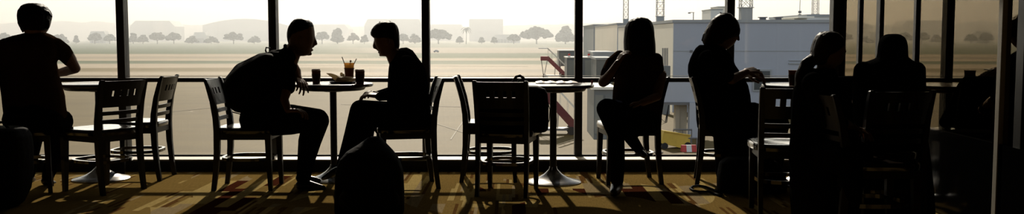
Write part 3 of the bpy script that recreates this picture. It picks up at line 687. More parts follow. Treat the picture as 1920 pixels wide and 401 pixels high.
# 6 woman with ponytail
Y = 5.18
person('woman with a low ponytail in dark clothes, seated before the right-hand table', Y,
  skin=[('L', [(68, 1536, 1574), (76, 1532, 1580), (86, 1530, 1583), (96, 1530, 1583), (105, 1531, 1582), (113, 1535, 1579), (119, 1541, 1575), (123.5, 1548, 1568)], .075),
        ('C', [(1582, 88, Y, 2.4), (1584, 97, Y, 3), (1581, 99, Y, 3)]), ('C', [(1580, 105, Y, 2.6), (1578, 110, Y, 2.6)]), ('C', [(1574, 117, Y, 4), (1570, 118, Y, 4)]), ('C', [(1552, 110, Y, 16), (1546, 142, Y, 18)]),
        ('C', [(1570, 228, 5.02, 14), (1592, 236, 5.06, 9)]), ('C', [(1580, 232, 5.32, 13), (1596, 238, 5.24, 9)])],
  clothes={'added_dark_coat': ('cloth_black', [('L', [(285, 1484, 1600), (300, 1484, 1602), (330, 1484, 1604), (370, 1485, 1604), (408, 1488, 1602)], .20, 5.16)]),  # coat added to keep the sunlit floor here dark
           'top': ('cloth_black', [('L', [(128, 1522, 1564), (134, 1508, 1567), (142, 1499, 1569), (156, 1492, 1573), (172, 1488, 1580), (192, 1486, 1587), (212, 1485, 1594), (235, 1484, 1600), (262, 1483, 1603), (290, 1480, 1604), (312, 1482, 1600)], .13),
                ('C', [(1527, 158, 5.05, 24), (1540, 195, 5.00, 21), (1556, 226, 4.99, 17), (1578, 231, 5.03, 13)]), ('C', [(1532, 158, 5.32, 24), (1548, 200, 5.36, 20), (1578, 230, 5.32, 15)])]),
           'trousers': ('cloth_black', [('C', [(1528, 292, 5.18, 40), (1540, 288, 5.12, 37), (1565, 292, 4.94, 32), (1592, 300, 4.80, 27)]), ('C', [(1592, 302, 4.80, 26), (1594, 370, 4.84, 20), (1594, 428, 4.88, 15)]),
                ('C', [(1545, 290, 5.24, 36), (1580, 286, 5.18, 30), (1612, 290, 5.06, 25)]), ('C', [(1610, 292, 5.06, 24), (1600, 350, 5.06, 18), (1598, 412, 5.06, 14)])]),
           'shoes': ('shoe', [('C', [(1594, 444, 4.88, 10), (1598, 450, 4.76, 8)]), ('C', [(1598, 426, 5.06, 10), (1606, 430, 4.94, 8)])])},
  hands=[dict(wrist=at(1590, 236, 5.06), direction=(.85, .3, -.25), normal=(0, 0, -1), curl=.5, thumb=-1, size=.9), dict(wrist=at(1594, 238, 5.24), direction=(.7, -.5, -.2), normal=(0, 0, -1), curl=.5, thumb=1, size=.9)],
  hair=('hairbrown', [('L', [(58.5, 1547, 1558), (61, 1538, 1568), (66, 1532, 1576), (74, 1527, 1582), (84, 1524, 1583), (92, 1522, 1578), (100, 1521, 1568), (108, 1520, 1558), (116, 1521, 1550), (122, 1524, 1543)], .09),
        ('C', [(1527, 108, Y, 10), (1513, 122, Y, 13), (1503, 142, Y, 12), (1499, 165, Y, 9), (1497, 182, Y, 5)])]))
# 7 hooded person from behind
Y = 5.52
person('hooded person in dark clothes seated with their back to us before the tinted glass partition', Y,
  skin=[('L', [(72, 1656, 1690), (85, 1653, 1694), (98, 1654, 1693), (108, 1660, 1686)], .085, 5.56), ('C', [(1673, 100, 5.54, 12), (1672, 120, 5.52, 15)]),
        ('C', [(1610, 190, 5.62, 12), (1640, 205, 5.78, 9)]), ('C', [(1724, 190, 5.62, 12), (1700, 205, 5.78, 9)])],
  clothes={'added_dark_coat': ('cloth_black', [('L', [(262, 1603, 1732), (300, 1600, 1737), (350, 1598, 1742), (395, 1598, 1745)], .24, 5.6)]),  # coat added to darken the lit floor around the chair
           'hooded_top': ('cloth_grey', [('L', [(104, 1648, 1699), (110, 1642, 1705), (115, 1628, 1713), (120, 1615, 1719), (128, 1607, 1724), (142, 1603, 1728), (160, 1601, 1729), (185, 1600, 1729), (220, 1601, 1730), (260, 1604, 1732), (290, 1608, 1730)], .12),
                ('C', [(1618, 132, 5.5, 17), (1612, 165, 5.55, 14), (1612, 190, 5.62, 13), (1636, 203, 5.76, 11)]), ('C', [(1718, 132, 5.5, 17), (1722, 165, 5.55, 14), (1722, 190, 5.62, 13), (1702, 203, 5.76, 11)])]),
           'hood': ('cloth_grey', [('L', [(63.5, 1667, 1681), (66, 1660, 1688), (70, 1655, 1693), (77, 1651, 1697), (87, 1649, 1699), (98, 1648, 1699), (108, 1646, 1700), (114, 1642, 1704)], .105, 5.50)]),
           'trousers': ('cloth_black', [('C', [(1650, 275, 5.5, 32), (1650, 268, 5.75, 26), (1650, 262, 5.98, 21)]), ('C', [(1650, 264, 5.98, 20), (1652, 310, 6.0, 16), (1652, 360, 6.02, 12)]),
                ('C', [(1694, 275, 5.5, 32), (1694, 268, 5.75, 26), (1694, 262, 5.98, 21)]), ('C', [(1694, 264, 5.98, 20), (1692, 310, 6.0, 16), (1692, 360, 6.02, 12)])]),
           'shoes': ('shoe', [('C', [(1652, 372, 6.02, 9), (1652, 370, 6.16, 7)]), ('C', [(1692, 372, 6.02, 9), (1692, 370, 6.16, 7)])])},
  hands=[dict(wrist=at(1640, 205, 5.78), direction=(.6, .7, -.1), normal=(0, 0, -1), curl=.5, thumb=-1, size=.92), dict(wrist=at(1700, 205, 5.78), direction=(-.6, .7, -.1), normal=(0, 0, -1), curl=.5, thumb=1, size=.92)])
# phone
p = at(1413, 130, 7.05); root = empty('mobile_phone', p, 0, 'slim phone catching the light in the hands of the shaggy-haired person', 'phone')
bm = bmesh.new(); box(bm, -.033, .033, -.062, .062, -.004, .004, Matrix.Rotation(.06, 4, 'Y'), bev=.002); link('phone_body', bm, 'phone', root)
bm = bmesh.new(); box(bm, -.029, .029, -.055, .055, .0041, .0048, Matrix.Rotation(.06, 4, 'Y')); link('screen', bm, 'plastic', root)

# ------------------------------------------------------------------ bags and coats
def softbag(name, prims, label, cat, m='nylon', parts=(), voxel=.008):
    root = empty(name, (0, 0, 0), 0, label, cat); bm = bmesh.new()
    for pr in prims:
        if pr[0] == 'C': CH(bm, pr[1])
        elif pr[0] == 'L': LOFT(bm, pr[1], pr[3], pr[2], p=3)
    link_mesh('bag_body', remesh(bm, voxel, 3), m, root)
    for nm, pts, r in parts:
        bm = bmesh.new(); w = [at(*q) if len(q) == 3 else on_z(*q, .009) for q in pts]; tube(bm, w, r, 8, flat=1.0); link(nm, bm, m, root, True)
    return root
# worn backpack
softbag('backpack', [('C', [(452, 186, 6.84, 26), (450, 162, 6.84, 31), (466, 147, 6.84, 34), (496, 126, 6.84, 28), (516, 113, 6.84, 20)]), ('C', [(452, 186, 6.76, 26), (450, 162, 6.76, 30), (470, 147, 6.76, 32), (500, 124, 6.76, 25)]), ('C', [(452, 186, 6.92, 26), (450, 162, 6.92, 30), (470, 147, 6.92, 32), (500, 124, 6.92, 25)])],
  'bulging black backpack worn by the man leaning over the table', 'backpack',
  parts=[('shoulder_strap', [(512, 100, 6.70), (528, 100, 6.68), (544, 112, 6.66), (542, 135, 6.66), (520, 165, 6.65), (490, 190, 6.67)], .012), ('shoulder_strap', [(512, 100, 6.98), (528, 99, 7.0), (544, 112, 7.02), (542, 135, 7.02)], .012),
         ('strap_tail', [(436, 210, 6.70), (448, 213, 6.69), (458, 216, 6.68), (459, 230, 6.68), (454, 240, 6.68), (462, 246, 6.68)], .004), ('carry_loop', [(508, 100, 6.84), (506, 90, 6.84), (499, 89, 6.84), (498, 95, 6.84), (500, 99, 6.84)], .006)])
# bag on floor in front of man 3
softbag('backpack', [('L', [(256, 692, 712, .10), (262, 684, 718, .09), (272, 670, 727, .06), (284, 650, 738, .03), (298, 638, 748), (320, 630, 756), (360, 628, 758), (395, 628, 758), (408, 634, 753)], .13, 5.75), ('C', [(655, 375, 5.62, 20), (730, 375, 5.62, 20)])],
  'large black backpack on the carpet in front of the man in the hooded jacket', 'backpack',
  parts=[('grab_handle', [(694, 264, 5.83), (692, 248, 5.83), (700, 241, 5.83), (708, 250, 5.83), (712, 266, 5.83)], .007), ('front_pocket_zip', [(650, 352, 5.565), (692, 346, 5.56), (736, 352, 5.565)], .003)])
# bag on chair F
softbag('shoulder_bag', [('L', [(161, 905, 1010), (166, 896, 1022), (176, 893, 1027), (200, 892, 1029), (225, 891, 1029), (243, 892, 1028), (247, 898, 1022)], .12, 6.63)],
  'big black shoulder bag with an arched handle standing on the chair by the middle table', 'bag',
  parts=[('handle', [(958, 164, 6.60), (962, 152, 6.60), (968, 144, 6.60), (975, 142, 6.60), (981, 146, 6.60), (990, 163, 6.60)], .010), ('handle', [(968, 164, 6.70), (973, 150, 6.70), (980, 148, 6.70), (988, 158, 6.70), (992, 166, 6.70)], .007), ('strap', [(1027, 190, 6.55), (1031, 205, 6.55), (1030, 225, 6.55), (1024, 238, 6.55)], .003)])
# far-left bag
softbag('holdall', [('L', [(238, -40, 30), (243, -52, 44), (255, -58, 51), (280, -60, 54), (320, -62, 54), (355, -62, 50), (380, -60, 38), (393, -55, 20)], .16, 6.0)],
  'large black holdall standing on the carpet at the bottom left corner', 'bag', parts=[('handle', [(-20, 244, 5.95), (-15, 230, 5.95), (5, 229, 5.95), (18, 243, 5.95)], .009)])
# handbag behind person 5
softbag('handbag', [('L', [(296, 1362, 1440), (304, 1350, 1460), (330, 1345, 1472), (355, 1345, 1474), (368, 1350, 1466)], .13, 6.62)],
  'slouching black handbag with a looped strap on the carpet below the phone user', 'bag',
  parts=[('strap', [(1352, 367), (1343, 364), (1330, 359), (1312, 359), (1300, 357), (1294, 353), (1299, 349), (1312, 348), (1324, 350), (1334, 354), (1344, 358), (1354, 362)], .008)])
softbag('small_bag', [('L', [(268, 1748, 1768), (272, 1738, 1777), (280, 1730, 1785), (300, 1726, 1790), (340, 1724, 1790), (374, 1728, 1786)], .09, 6.05)],
  'small rounded dark bag on the carpet beside the hooded person', 'bag')
# jacket over chair M
c = Vector((2.20, 6.52, 0)); bm = bmesh.new()
capsule(bm, c + Vector((-.17, -.27, .80)), .035, c + Vector((.15, -.27, .81)), .035)
for x in (-.16, -.08, 0, .08, .15): capsule(bm, c + Vector((x, -.28, .80)), .04, c + Vector((x * 1.1, -.27, .52)), .05); capsule(bm, c + Vector((x, -.2, .78)), .03, c + Vector((x, -.06, .60 - .1 * abs(x))), .05); capsule(bm, c + Vector((x, -.06, .60 - .1 * abs(x))), .05, c + Vector((x * .9, .1, .50)), .04)
o = link_mesh('jacket', remesh(bm, .008, 3), 'cloth_black'); tag(o, 'dark jacket heaped over the chair that is seen mirrored in the tinted glass', 'jacket')

# ------------------------------------------------------------------ outdoors
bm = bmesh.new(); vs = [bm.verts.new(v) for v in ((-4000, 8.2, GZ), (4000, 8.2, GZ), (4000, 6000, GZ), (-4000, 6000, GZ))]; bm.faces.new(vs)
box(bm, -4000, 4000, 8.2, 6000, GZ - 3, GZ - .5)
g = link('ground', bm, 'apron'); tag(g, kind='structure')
def gp(px, py): return on_z(px, py, GZ)
# painted lines
def stripe(name, a, b, w):
    bm = bmesh.new(); a, b = gp(*a), gp(*b); d = (b - a).normalized(); n_ = Vector((-d.y, d.x, 0)) * w / 2
    up = Vector((0, 0, .012)); vs = [bm.verts.new(v + up) for v in (a - n_, b - n_, b + n_, a + n_)]; vt = [bm.verts.new(v + up * 2) for v in (a - n_, b - n_, b + n_, a + n_)]
    bm.faces.new(vs[::-1]); bm.faces.new(vt)
    for i in range(4): bm.faces.new((vs[i], vs[(i + 1) % 4], vt[(i + 1) % 4], vt[i]))
    tag(link(name, bm, 'old_paint'), kind='structure')
stripe('road_marking_1', (300, 212), (420, 200), .12); stripe('road_marking_2', (640, 196), (880, 201), .16)
stripe('road_marking_3', (800, 226), (872, 250), .09); stripe('road_marking_4', (560, 123), (990, 124.5), .5)
stripe('road_marking_5', (60, 104), (500, 107), 1.2); stripe('road_marking_6', (845, 262), (872, 222), .08)

# trees
from mathutils import noise
def tree(px, base, top, w, kind, label, seed):
    p = gp(px, base); k = p.y / F; h = (base - top) * k; W = w * k
    root = empty('tree', p, 0, label, 'tree', 'hazy trees along the far side of the airfield'); r_ = random.Random(seed)
    bm = bmesh.new()
    if kind == 'palm':
        for i in range(13):
            a = 2 * pi * i / 13 + r_.random() * .3; tilt = r_.uniform(-.2, .9); L_ = W * .55
            pts = [Vector((0, 0, h * .9)) + Vector((cos(a) * L_ * t, sin(a) * L_ * t, L_ * (tilt * t - 1.0 * t * t * (1 + tilt * .3)))) for t in (0, .25, .5, .75, 1)]
            tube(bm, pts, [h * .012, h * .03, h * .035, h * .025, h * .004], 6, flat=.35)
        link('fronds', bm, 'leaf', root)
        bm = bmesh.new(); tube(bm, [(0, 0, -.3), (h * .015, 0, h * .5), (0, 0, h * .92)], [h * .022, h * .016, h * .014], 8); link('trunk', bm, 'bark', root)
        return
    n = max(26, int(W / h * 52)); z0 = {'umbrella': .30, 'round': .16, 'small': .25}[kind]
    for i in range(n):
        a = r_.uniform(0, 2 * pi); q = sqrt(r_.random()); x, y = cos(a) * q, sin(a) * q * .8
        zt = (1 - q * q * (.45 if kind == 'umbrella' else .75)) 
        z = h * (z0 + (zt - z0) * r_.uniform(.25, .90)); rad = h * r_.uniform(.075, .155)
        rr_ = bmesh.ops.create_icosphere(bm, subdivisions=2, radius=1)
        for v in rr_['verts']:
            f = 1 + .55 * noise.noise(v.co * 1.9 + Vector((i * 3.1, seed, 0)))
            v.co = Vector((v.co.x * rad * 1.25 * f + x * (W / 2 - rad), v.co.y * rad * 1.1 * f + y * (W / 2 - rad), v.co.z * rad * .8 * f + z))
    link('crown', bm, 'leaf', root)
    bm = bmesh.new(); tube(bm, [(0, 0, -.3), (0, 0, h * .3), (h * .02, 0, h * .6)], [h * .04, h * .028, h * .02], 8)
    for i in range(5):
        a = r_.uniform(0, 2 * pi); tube(bm, [(0, 0, h * .22), (cos(a) * W * .2, sin(a) * W * .15, h * .5), (cos(a) * W * .32, sin(a) * W * .25, h * .66)], [h * .02, h * .014, h * .006], 6)
    link('trunk', bm, 'bark', root)
TR = [(8, 78, 60, 36, 'round'), (34, 78, 63, 24, 'round'), (112, 78, 62, 34, 'round'), (143, 79, 65, 11, 'small'), (178, 80, 61, 28, 'umbrella'), (206, 80, 63, 24, 'umbrella'),
      (250, 80, 59, 18, 'round'), (268, 80, 63, 22, 'round'), (295, 80, 58, 32, 'umbrella'), (326, 81, 58, 30, 'umbrella'), (360, 80, 66, 28, 'round'), (396, 80, 67, 30, 'round'), (438, 80, 58, 38, 'umbrella'), (477, 80, 65, 26, 'round'),
      (604, 80, 58, 28, 'umbrella'), (633, 80, 51, 27, 'round'), (662, 79, 62, 24, 'umbrella'), (683, 79, 64, 16, 'small'), (756, 80, 62, 24, 'umbrella'), (778, 80, 62, 26, 'round'),
      (822, 84, 53, 54, 'umbrella'), (862, 84, 68, 17, 'small'), (874, 82, 50, 19, 'palm'), (903, 83, 67, 13, 'small'), (927, 84, 67, 14, 'small'), (963, 84, 63, 29, 'umbrella'), (1006, 84, 49, 64, 'umbrella'), (1060, 82, 48, 42, 'round'), (1100, 84, 60, 24, 'round'),
      (-40, 80, 60, 40, 'round'), (540, 80, 62, 30, 'umbrella')]
panes = [(231, 'leftmost window pane'), (514, 'pane above the two empty chairs'), (799, 'pane behind the two talking men'), (1084, 'pane above the bag and middle table'), (2000, 'pane behind the long-haired woman')]
cnt = {}
desc = {'round': 'rounded', 'umbrella': 'spreading flat-crowned', 'small': 'small slender', 'palm': 'tall palm-like'}
ordn = ['first', 'second', 'third', 'fourth', 'fifth', 'sixth', 'seventh', 'eighth', 'ninth', 'tenth']
for i, t in enumerate(TR[:29]):
    for lim, nm in panes:
        if t[0] < lim: break
    c_ = cnt.get(nm, 0); cnt[nm] = c_ + 1
    tree(t[0], 82.3, *t[2:4], t[4], 'hazy %s tree, %s from left in the %s' % (desc[t[4]], ordn[c_], nm), i)

# ridge and distant woods
bm = bmesh.new(); pts = []
prof = [(-300, 46), (0, 44), (60, 43), (100, 41), (125, 39), (150, 43), (185, 40), (215, 44), (240, 46), (330, 46), (380, 47), (430, 50), (600, 52), (690, 50), (800, 52), (870, 50), (1000, 47), (1100, 44), (1160, 42), (1400, 46), (2200, 46)]
Yr = 2300.0
def pr_(px):
    for (a, b), (c, d) in zip(prof, prof[1:]):
        if a <= px <= c: return b + (d - b) * (px - a) / (c - a)
    return 46
ring = []
for i in range(0, 501):
    px = -300 + i * 5; top = pr_(px) + 1.6 * noise.noise(Vector((px * .06, 0, 0))) + .9 * noise.noise(Vector((px * .3, 3, 0)))
    x = (px - 960) * Yr / F; z = EYE + (HZ - top) * Yr / F
    ring.append([Vector((x, Yr - 60, GZ)), Vector((x, Yr - 20, GZ + (z - GZ) * .75)), Vector((x, Yr, z)), Vector((x, Yr + 120, z * .9)), Vector((x, Yr + 300, GZ))])
R_ = [[bm.verts.new(v) for v in r] for r in ring]
for a, b in zip(R_, R_[1:]):
    for k in range(4): bm.faces.new((a[k], a[k + 1], b[k + 1], b[k]))
tag(link('wooded_ridge', bm, 'ridge', smooth=True), 'long low wooded ridge fading in the haze behind the trees', 'ridge')

# hangars: (x0, x1, ytop, distance, arched)
def hangar(x0, x1, yt, dist, arch, label, slope=0, m='hangar'):
    k = dist / F; W = (x1 - x0) * k; h = (HZ - yt) * k + EYE - GZ; p = Vector(((((x0 + x1) / 2) - 960) * k, dist, GZ))
    root = empty('hangar', p, 0, label, 'hangar'); D_ = W * .6
    n = 12; prof_ = [(-W / 2, 0)]
    if arch:
        for i in range(n + 1):
            t = -1 + 2 * i / n; prof_.append((t * W / 2, h * (.72 + .28 * (1 - t * t))))
    else:
        prof_ += [(-W / 2, h * .72), (-W / 2 + W * slope, h), (W / 2 - W * slope, h), (W / 2, h * .72)]
    prof_.append((W / 2, 0))
    bm = bmesh.new(); skin_rings(bm, [[Vector((x, y, z)) for x, z in prof_] for y in (0, D_)]); link('hangar_shell', bm, m, root)
    bm = bmesh.new()
    for i in range(6):
        x = -W * .36 + W * .72 * i / 6; box(bm, x + .3, x + W * .12 - .3, -.8, -.02, 0, h * .45)
    link('sliding_door', bm, 'building_mid', root)
hangar(246, 330, 39, 1500, False, 'wide flat-topped hangar fading in the haze above the empty chairs', .12)
hangar(382, 540, 35.5, 1500, True, 'huge arched hangar roof behind the haze left of the second window post')
hangar(576, 655, 46, 1700, False, 'faint low hangar behind the head of the man leaning forward', .1)
hangar(684, 792, 36, 1500, False, 'pale flat hangar behind the head of the man in the hooded jacket', .06)
hangar(800, 868, 46, 1700, False, 'faint low hangar left of the palm-like tree', .05)
hangar(880, 943, 36, 1500, False, 'tall square pale hangar right of the palm-like tree', .0)
hangar(170, 200, 58.5, 1050, False, 'low white-roofed shed beyond the trees at the left', .1, 'white_wall')
hangar(364, 388, 60.5, 1050, False, 'small white-roofed shed between the two large hangars', .1, 'white_wall')
hangar(925, 975, 64.5, 1100, False, 'low white-roofed shed to the right of the tall square hangar', .1, 'white_wall')

# terminal buildings at the right
def block(name, x0, x1, yt, Y0, depth, m, label, cat='building', side=None, z0=None):
    k = Y0 / F; X0, X1 = (x0 - 960) * k, (x1 - 960) * k; h = at((x0 + x1) / 2, yt, Y0).z - GZ
    root = empty(name, ((X0 + X1) / 2, Y0, GZ), 0, label, cat); W = (X1 - X0) / 2
    bm = bmesh.new(); box(bm, -W, W, 0, depth, z0 or 0, h - .25); 
    link('wall', bm, m, root)
    bm = bmesh.new(); box(bm, -W - .12, W + .12, -.12, depth + .1, h - .25, h); link('parapet', bm, 'building_mid', root)
    return root, W, h
b0, W0, h0 = block('terminal_building', 1262, 1640, 37, 81, 42, 'building', 'large grey clad terminal building filling the right-hand windows')
bm = bmesh.new(); box(bm, -W0 - .05, -W0 - .005, .0, 41.9, 0, h0 - .3); link('side_wall', bm, 'building_light', b0)  # paler than the front: grazing sunlight put into its colour
bm = bmesh.new()
for z in (h0 * .33, h0 * .66): box(bm, -W0, W0, -.03, -.002, z, z + .06)
link('panel_joint', bm, 'building_mid', b0)
w_ = lambda px: ((px - 960) * 81 / F) - b0.location.x
wz = lambda py: at(1400, py, 81).z - GZ
bm = bmesh.new(); box(bm, w_(1411), w_(1446), -.12, -.004, wz(171), wz(130)); wf = link('window', bm, 'building_mid', b0)
bm = bmesh.new(); box(bm, w_(1414), w_(1443), -.15, -.121, wz(168), wz(133)); link('pane', bm, 'window_dark', wf)
bm = bmesh.new(); box(bm, w_(1293), w_(1298), -.1, -.004, wz(98), wz(94)); link('wall_lamp', bm, 'steel', b0)
bm = bmesh.new(); box(bm, w_(1478), w_(1560), -.1, -.004, wz(120), wz(118)); box(bm, w_(1478), w_(1560), -.1, -.004, wz(114), wz(113)); link('conduit', bm, 'building_mid', b0)
block('annex_building', 1112.5, 1152, 45.5, 210, 30, 'building_mid', 'grey box-shaped annex just right of the middle window post')
b2, W2, h2 = block('rear_building', 1157, 1262, 43, 150, 40, 'building', 'grey building behind the long-haired woman, left of the terminal')
bm = bmesh.new(); box(bm, -W2 - .05, -W2 - .005, 0, 39.9, 0, h2 - .3); link('side_wall', bm, 'building_light', b2)  # sunlit side again, the brightness put into the wall colour
block('tower_block', 1331, 1353, 17, 260, 12, 'white_wall', 'pale tower block rising behind the terminal roof')
block('stair_tower', 1345, 1362, 12, 268, 10, 'building_light', 'taller pale block just right of the tower block behind the window post')
block('roof_house', 1512, 1600, 27, 96, 14, 'white_wall', 'pale plant room on the terminal roof at the right')
bm = bmesh.new(); k = 92 / F; zt = at(1500, 31.5, 92).z; box(bm, (1483 - 960) * k, (1512 - 960) * k, 90, 97, zt - .15, zt, bev=0)
box(bm, (1487 - 960) * k, (1511 - 960) * k, 92, 97, GZ + 6, zt - .15)
tag(link('roof_canopy', bm, 'building_light'), 'thin flat canopy on the terminal roof beside the pale plant room', 'canopy')
for px, lb in ((1430, 'small vent box on the terminal roof, the left of two'), (1459, 'tiny roof vent, the right of two on the terminal roof')):
    bm = bmesh.new(); p = at(px, 36, 84); box(bm, -.25, .25, -.2, .2, -.6, .12); box(bm, -.36, .36, -.28, .28, .12, .2); tag(link('roof_vent', bm, 'steel', loc=p), lb, 'roof vent')
# lattice masts
def mast(x0, x1, yb, ybox, Y0, label, boxw=None):
    k = Y0 / F; X0, X1 = (x0 - 960) * k, (x1 - 960) * k; w = X1 - X0; zb = at((x0 + x1) / 2, yb, Y0).z; root = empty('lattice_mast', ((X0 + X1) / 2, Y0, GZ), 0, label, 'mast')
    z0 = zb - GZ; z1 = z0 + w * 9; hw = w / 2; t = w * .035
    bm = bmesh.new()
    for sx in (-1, 1):
        for sy in (-1, 1): bar(bm, (sx * hw, sy * hw, z0), (sx * hw, sy * hw, z1), t * 1.6)
    link('mast_leg', bm, 'steel', root)
    bm = bmesh.new(); z = z0; f = 1
    while z < z1 - w:
        for (a, b) in (((-hw, -hw), (hw, -hw)), ((-hw, hw), (hw, hw)), ((-hw, -hw), (-hw, hw)), ((hw, -hw), (hw, hw))):
            bar(bm, (*a, z), (*b, z + w), t); bar(bm, (*b, z), (*a, z + w), t); bar(bm, (*a, z + w), (*b, z + w), t)
        z += w
    link('bracing', bm, 'steel', root)
    bm = bmesh.new(); box(bm, -hw * 1.05, hw * 1.05, -hw, hw, ybox, z0); box(bm, -hw * 1.3, hw * 1.3, -hw * 1.2, hw * 1.2, z0, z0 + w * .06); link('mast_base', bm, 'building_mid', root)
mast(1168, 1177, 36, h2, 175, 'thin lattice mast left of the long-haired woman')
mast(1230, 1243, 31, h2, 160, 'lattice mast just right of the long-haired woman, on a solid base')
mast(1386, 1406, 15, 0, 140, 'largest lattice mast, right of the right-hand window post, on a dark boxy base')
mast(1521, 1531, 27, 0, 170, 'slender lattice mast above the pale plant room')
for px, yb, lb in ((1499.5, 31, 'single thin antenna pole above the terminal canopy'),):
    p = at(px, yb, 100); bm = bmesh.new(); tube(bm, [(0, 0, GZ + h0 - p.z), (0, 0, 5)], .03, 8); box(bm, -.14, .14, -.1, .1, 0, .25); box(bm, -.14, .14, -.1, .1, .35, .6); tag(link('antenna', bm, 'steel', loc=p), lb, 'antenna')
p = at(1300, 37, 110); bm = bmesh.new(); tube(bm, [(0, 0, GZ + h0 - p.z), (0, 0, .85)], .05, 8); bar(bm, (-.45, 0, .85), (.1, 0, .85), .06); box(bm, -.62, -.35, -.1, .1, .72, .86); tag(link('lamp_post', bm, 'steel', loc=p), 'tiny lamp post above the terminal roof left of the shaggy-haired head', 'lamp post')
# pipes at terminal corner
p0 = at(1249, 123, 79); root = empty('vent_stack', (p0.x, 79, GZ), 0, 'group of four thin dark pipes rising from a round tank at the terminal corner', 'vent stack')
for i, px in enumerate((1242.5, 1245.5, 1248.5, 1251.5)):
    a = at(px, 124, 79); b = at(px, 90, 79); bm = bmesh.new(); tube(bm, [(a.x - p0.x, 0, a.z - GZ), (b.x - p0.x, 0, b.z - GZ)], .045, 8); link('pipe', bm, 'steel', root)
bm = bmesh.new(); lathe(bm, [(.36, 0), (.36, at(1249, 124, 79).z - GZ), (.30, at(1249, 123, 79).z - GZ)], 24); link('tank', bm, 'greygreen', root, 'auto')
# low service roofs between annex and stairs
block('service_shed', 1112, 1150, 97, 135, 10, 'building_mid', 'low grey service shed with a long roof left of the long-haired woman')
block('service_cabin', 1118, 1148, 108, 120, 8, 'greygreen', 'small dark service cabin in front of the low grey shed')
# jet bridge cabins
def cabin(x0, x1, y0, y1, Y0, depth, label, legs=True, m='greygreen'):
    k = Y0 / F; X0, X1 = (x0 - 960) * k, (x1 - 960) * k; zt, zb = at(x0, y0, Y0).z - GZ, at(x0, y1, Y0).z - GZ
    root = empty('boarding_bridge_cabin', ((X0 + X1) / 2, Y0, GZ), 0, label, 'boarding bridge'); w = (X1 - X0) / 2
    bm = bmesh.new(); box(bm, -w, w, 0, depth, zb, zt - .12, bev=.05); link('cabin_wall', bm, m, root)
    bm = bmesh.new(); box(bm, -w - .12, w + .12, -.15, depth + .1, zt - .12, zt); link('roof', bm, 'building_light', root)
    n = max(2, int(w * 2 / 1.2)); 
    for i in range(n):
        c_ = -w + (2 * w) * (i + .5) / n; bm = bmesh.new(); box(bm, c_ - w / n * .8, c_ + w / n * .8, -.04, -.002, zb + (zt - zb) * .12, zb + (zt - zb) * .85); link('panel', bm, 'greygreen' if i % 2 else 'building_panel', root)
    if legs:
        for sx in (-.8, .8):
            bm = bmesh.new(); box(bm, sx * w - .12, sx * w + .12, depth * .4, depth * .4 + .24, 0, zb); link('support_leg', bm, 'steel', root)
    return root, zt
c1, z1 = cabin(1048, 1082, 94, 124, 153, 6, 'grey boarding bridge cabin beside the faded red stairs')
c2, z2 = cabin(1063, 1111, 107, 147, 132, 6, 'nearer grey boarding bridge cabin crossing behind the middle window post')
for px, Yc, yb, lb in ((1067, 132.5, 107, 'red and white beacon on the cabin roof left of the window post'), (1104, 132.5, 107, 'red and white beacon on the cabin roof right of the window post')):
    p = at(px, yb, Yc); root = empty('beacon', p, 0, lb, 'beacon'); bm = bmesh.new(); lathe(bm, [(.2, 0), (.2, .22)], 14); link('beacon_foot', bm, 'paint_white', root)
    bm = bmesh.new(); lathe(bm, [(.17, .22), (.17, .42), (.06, .5)], 14); link('beacon_lamp', bm, 'barrier_red', root)
c3, z3 = cabin(1114, 1152, 163, 262, 44, 4, 'big grey-green service container behind the raised knee of the long-haired woman', False)
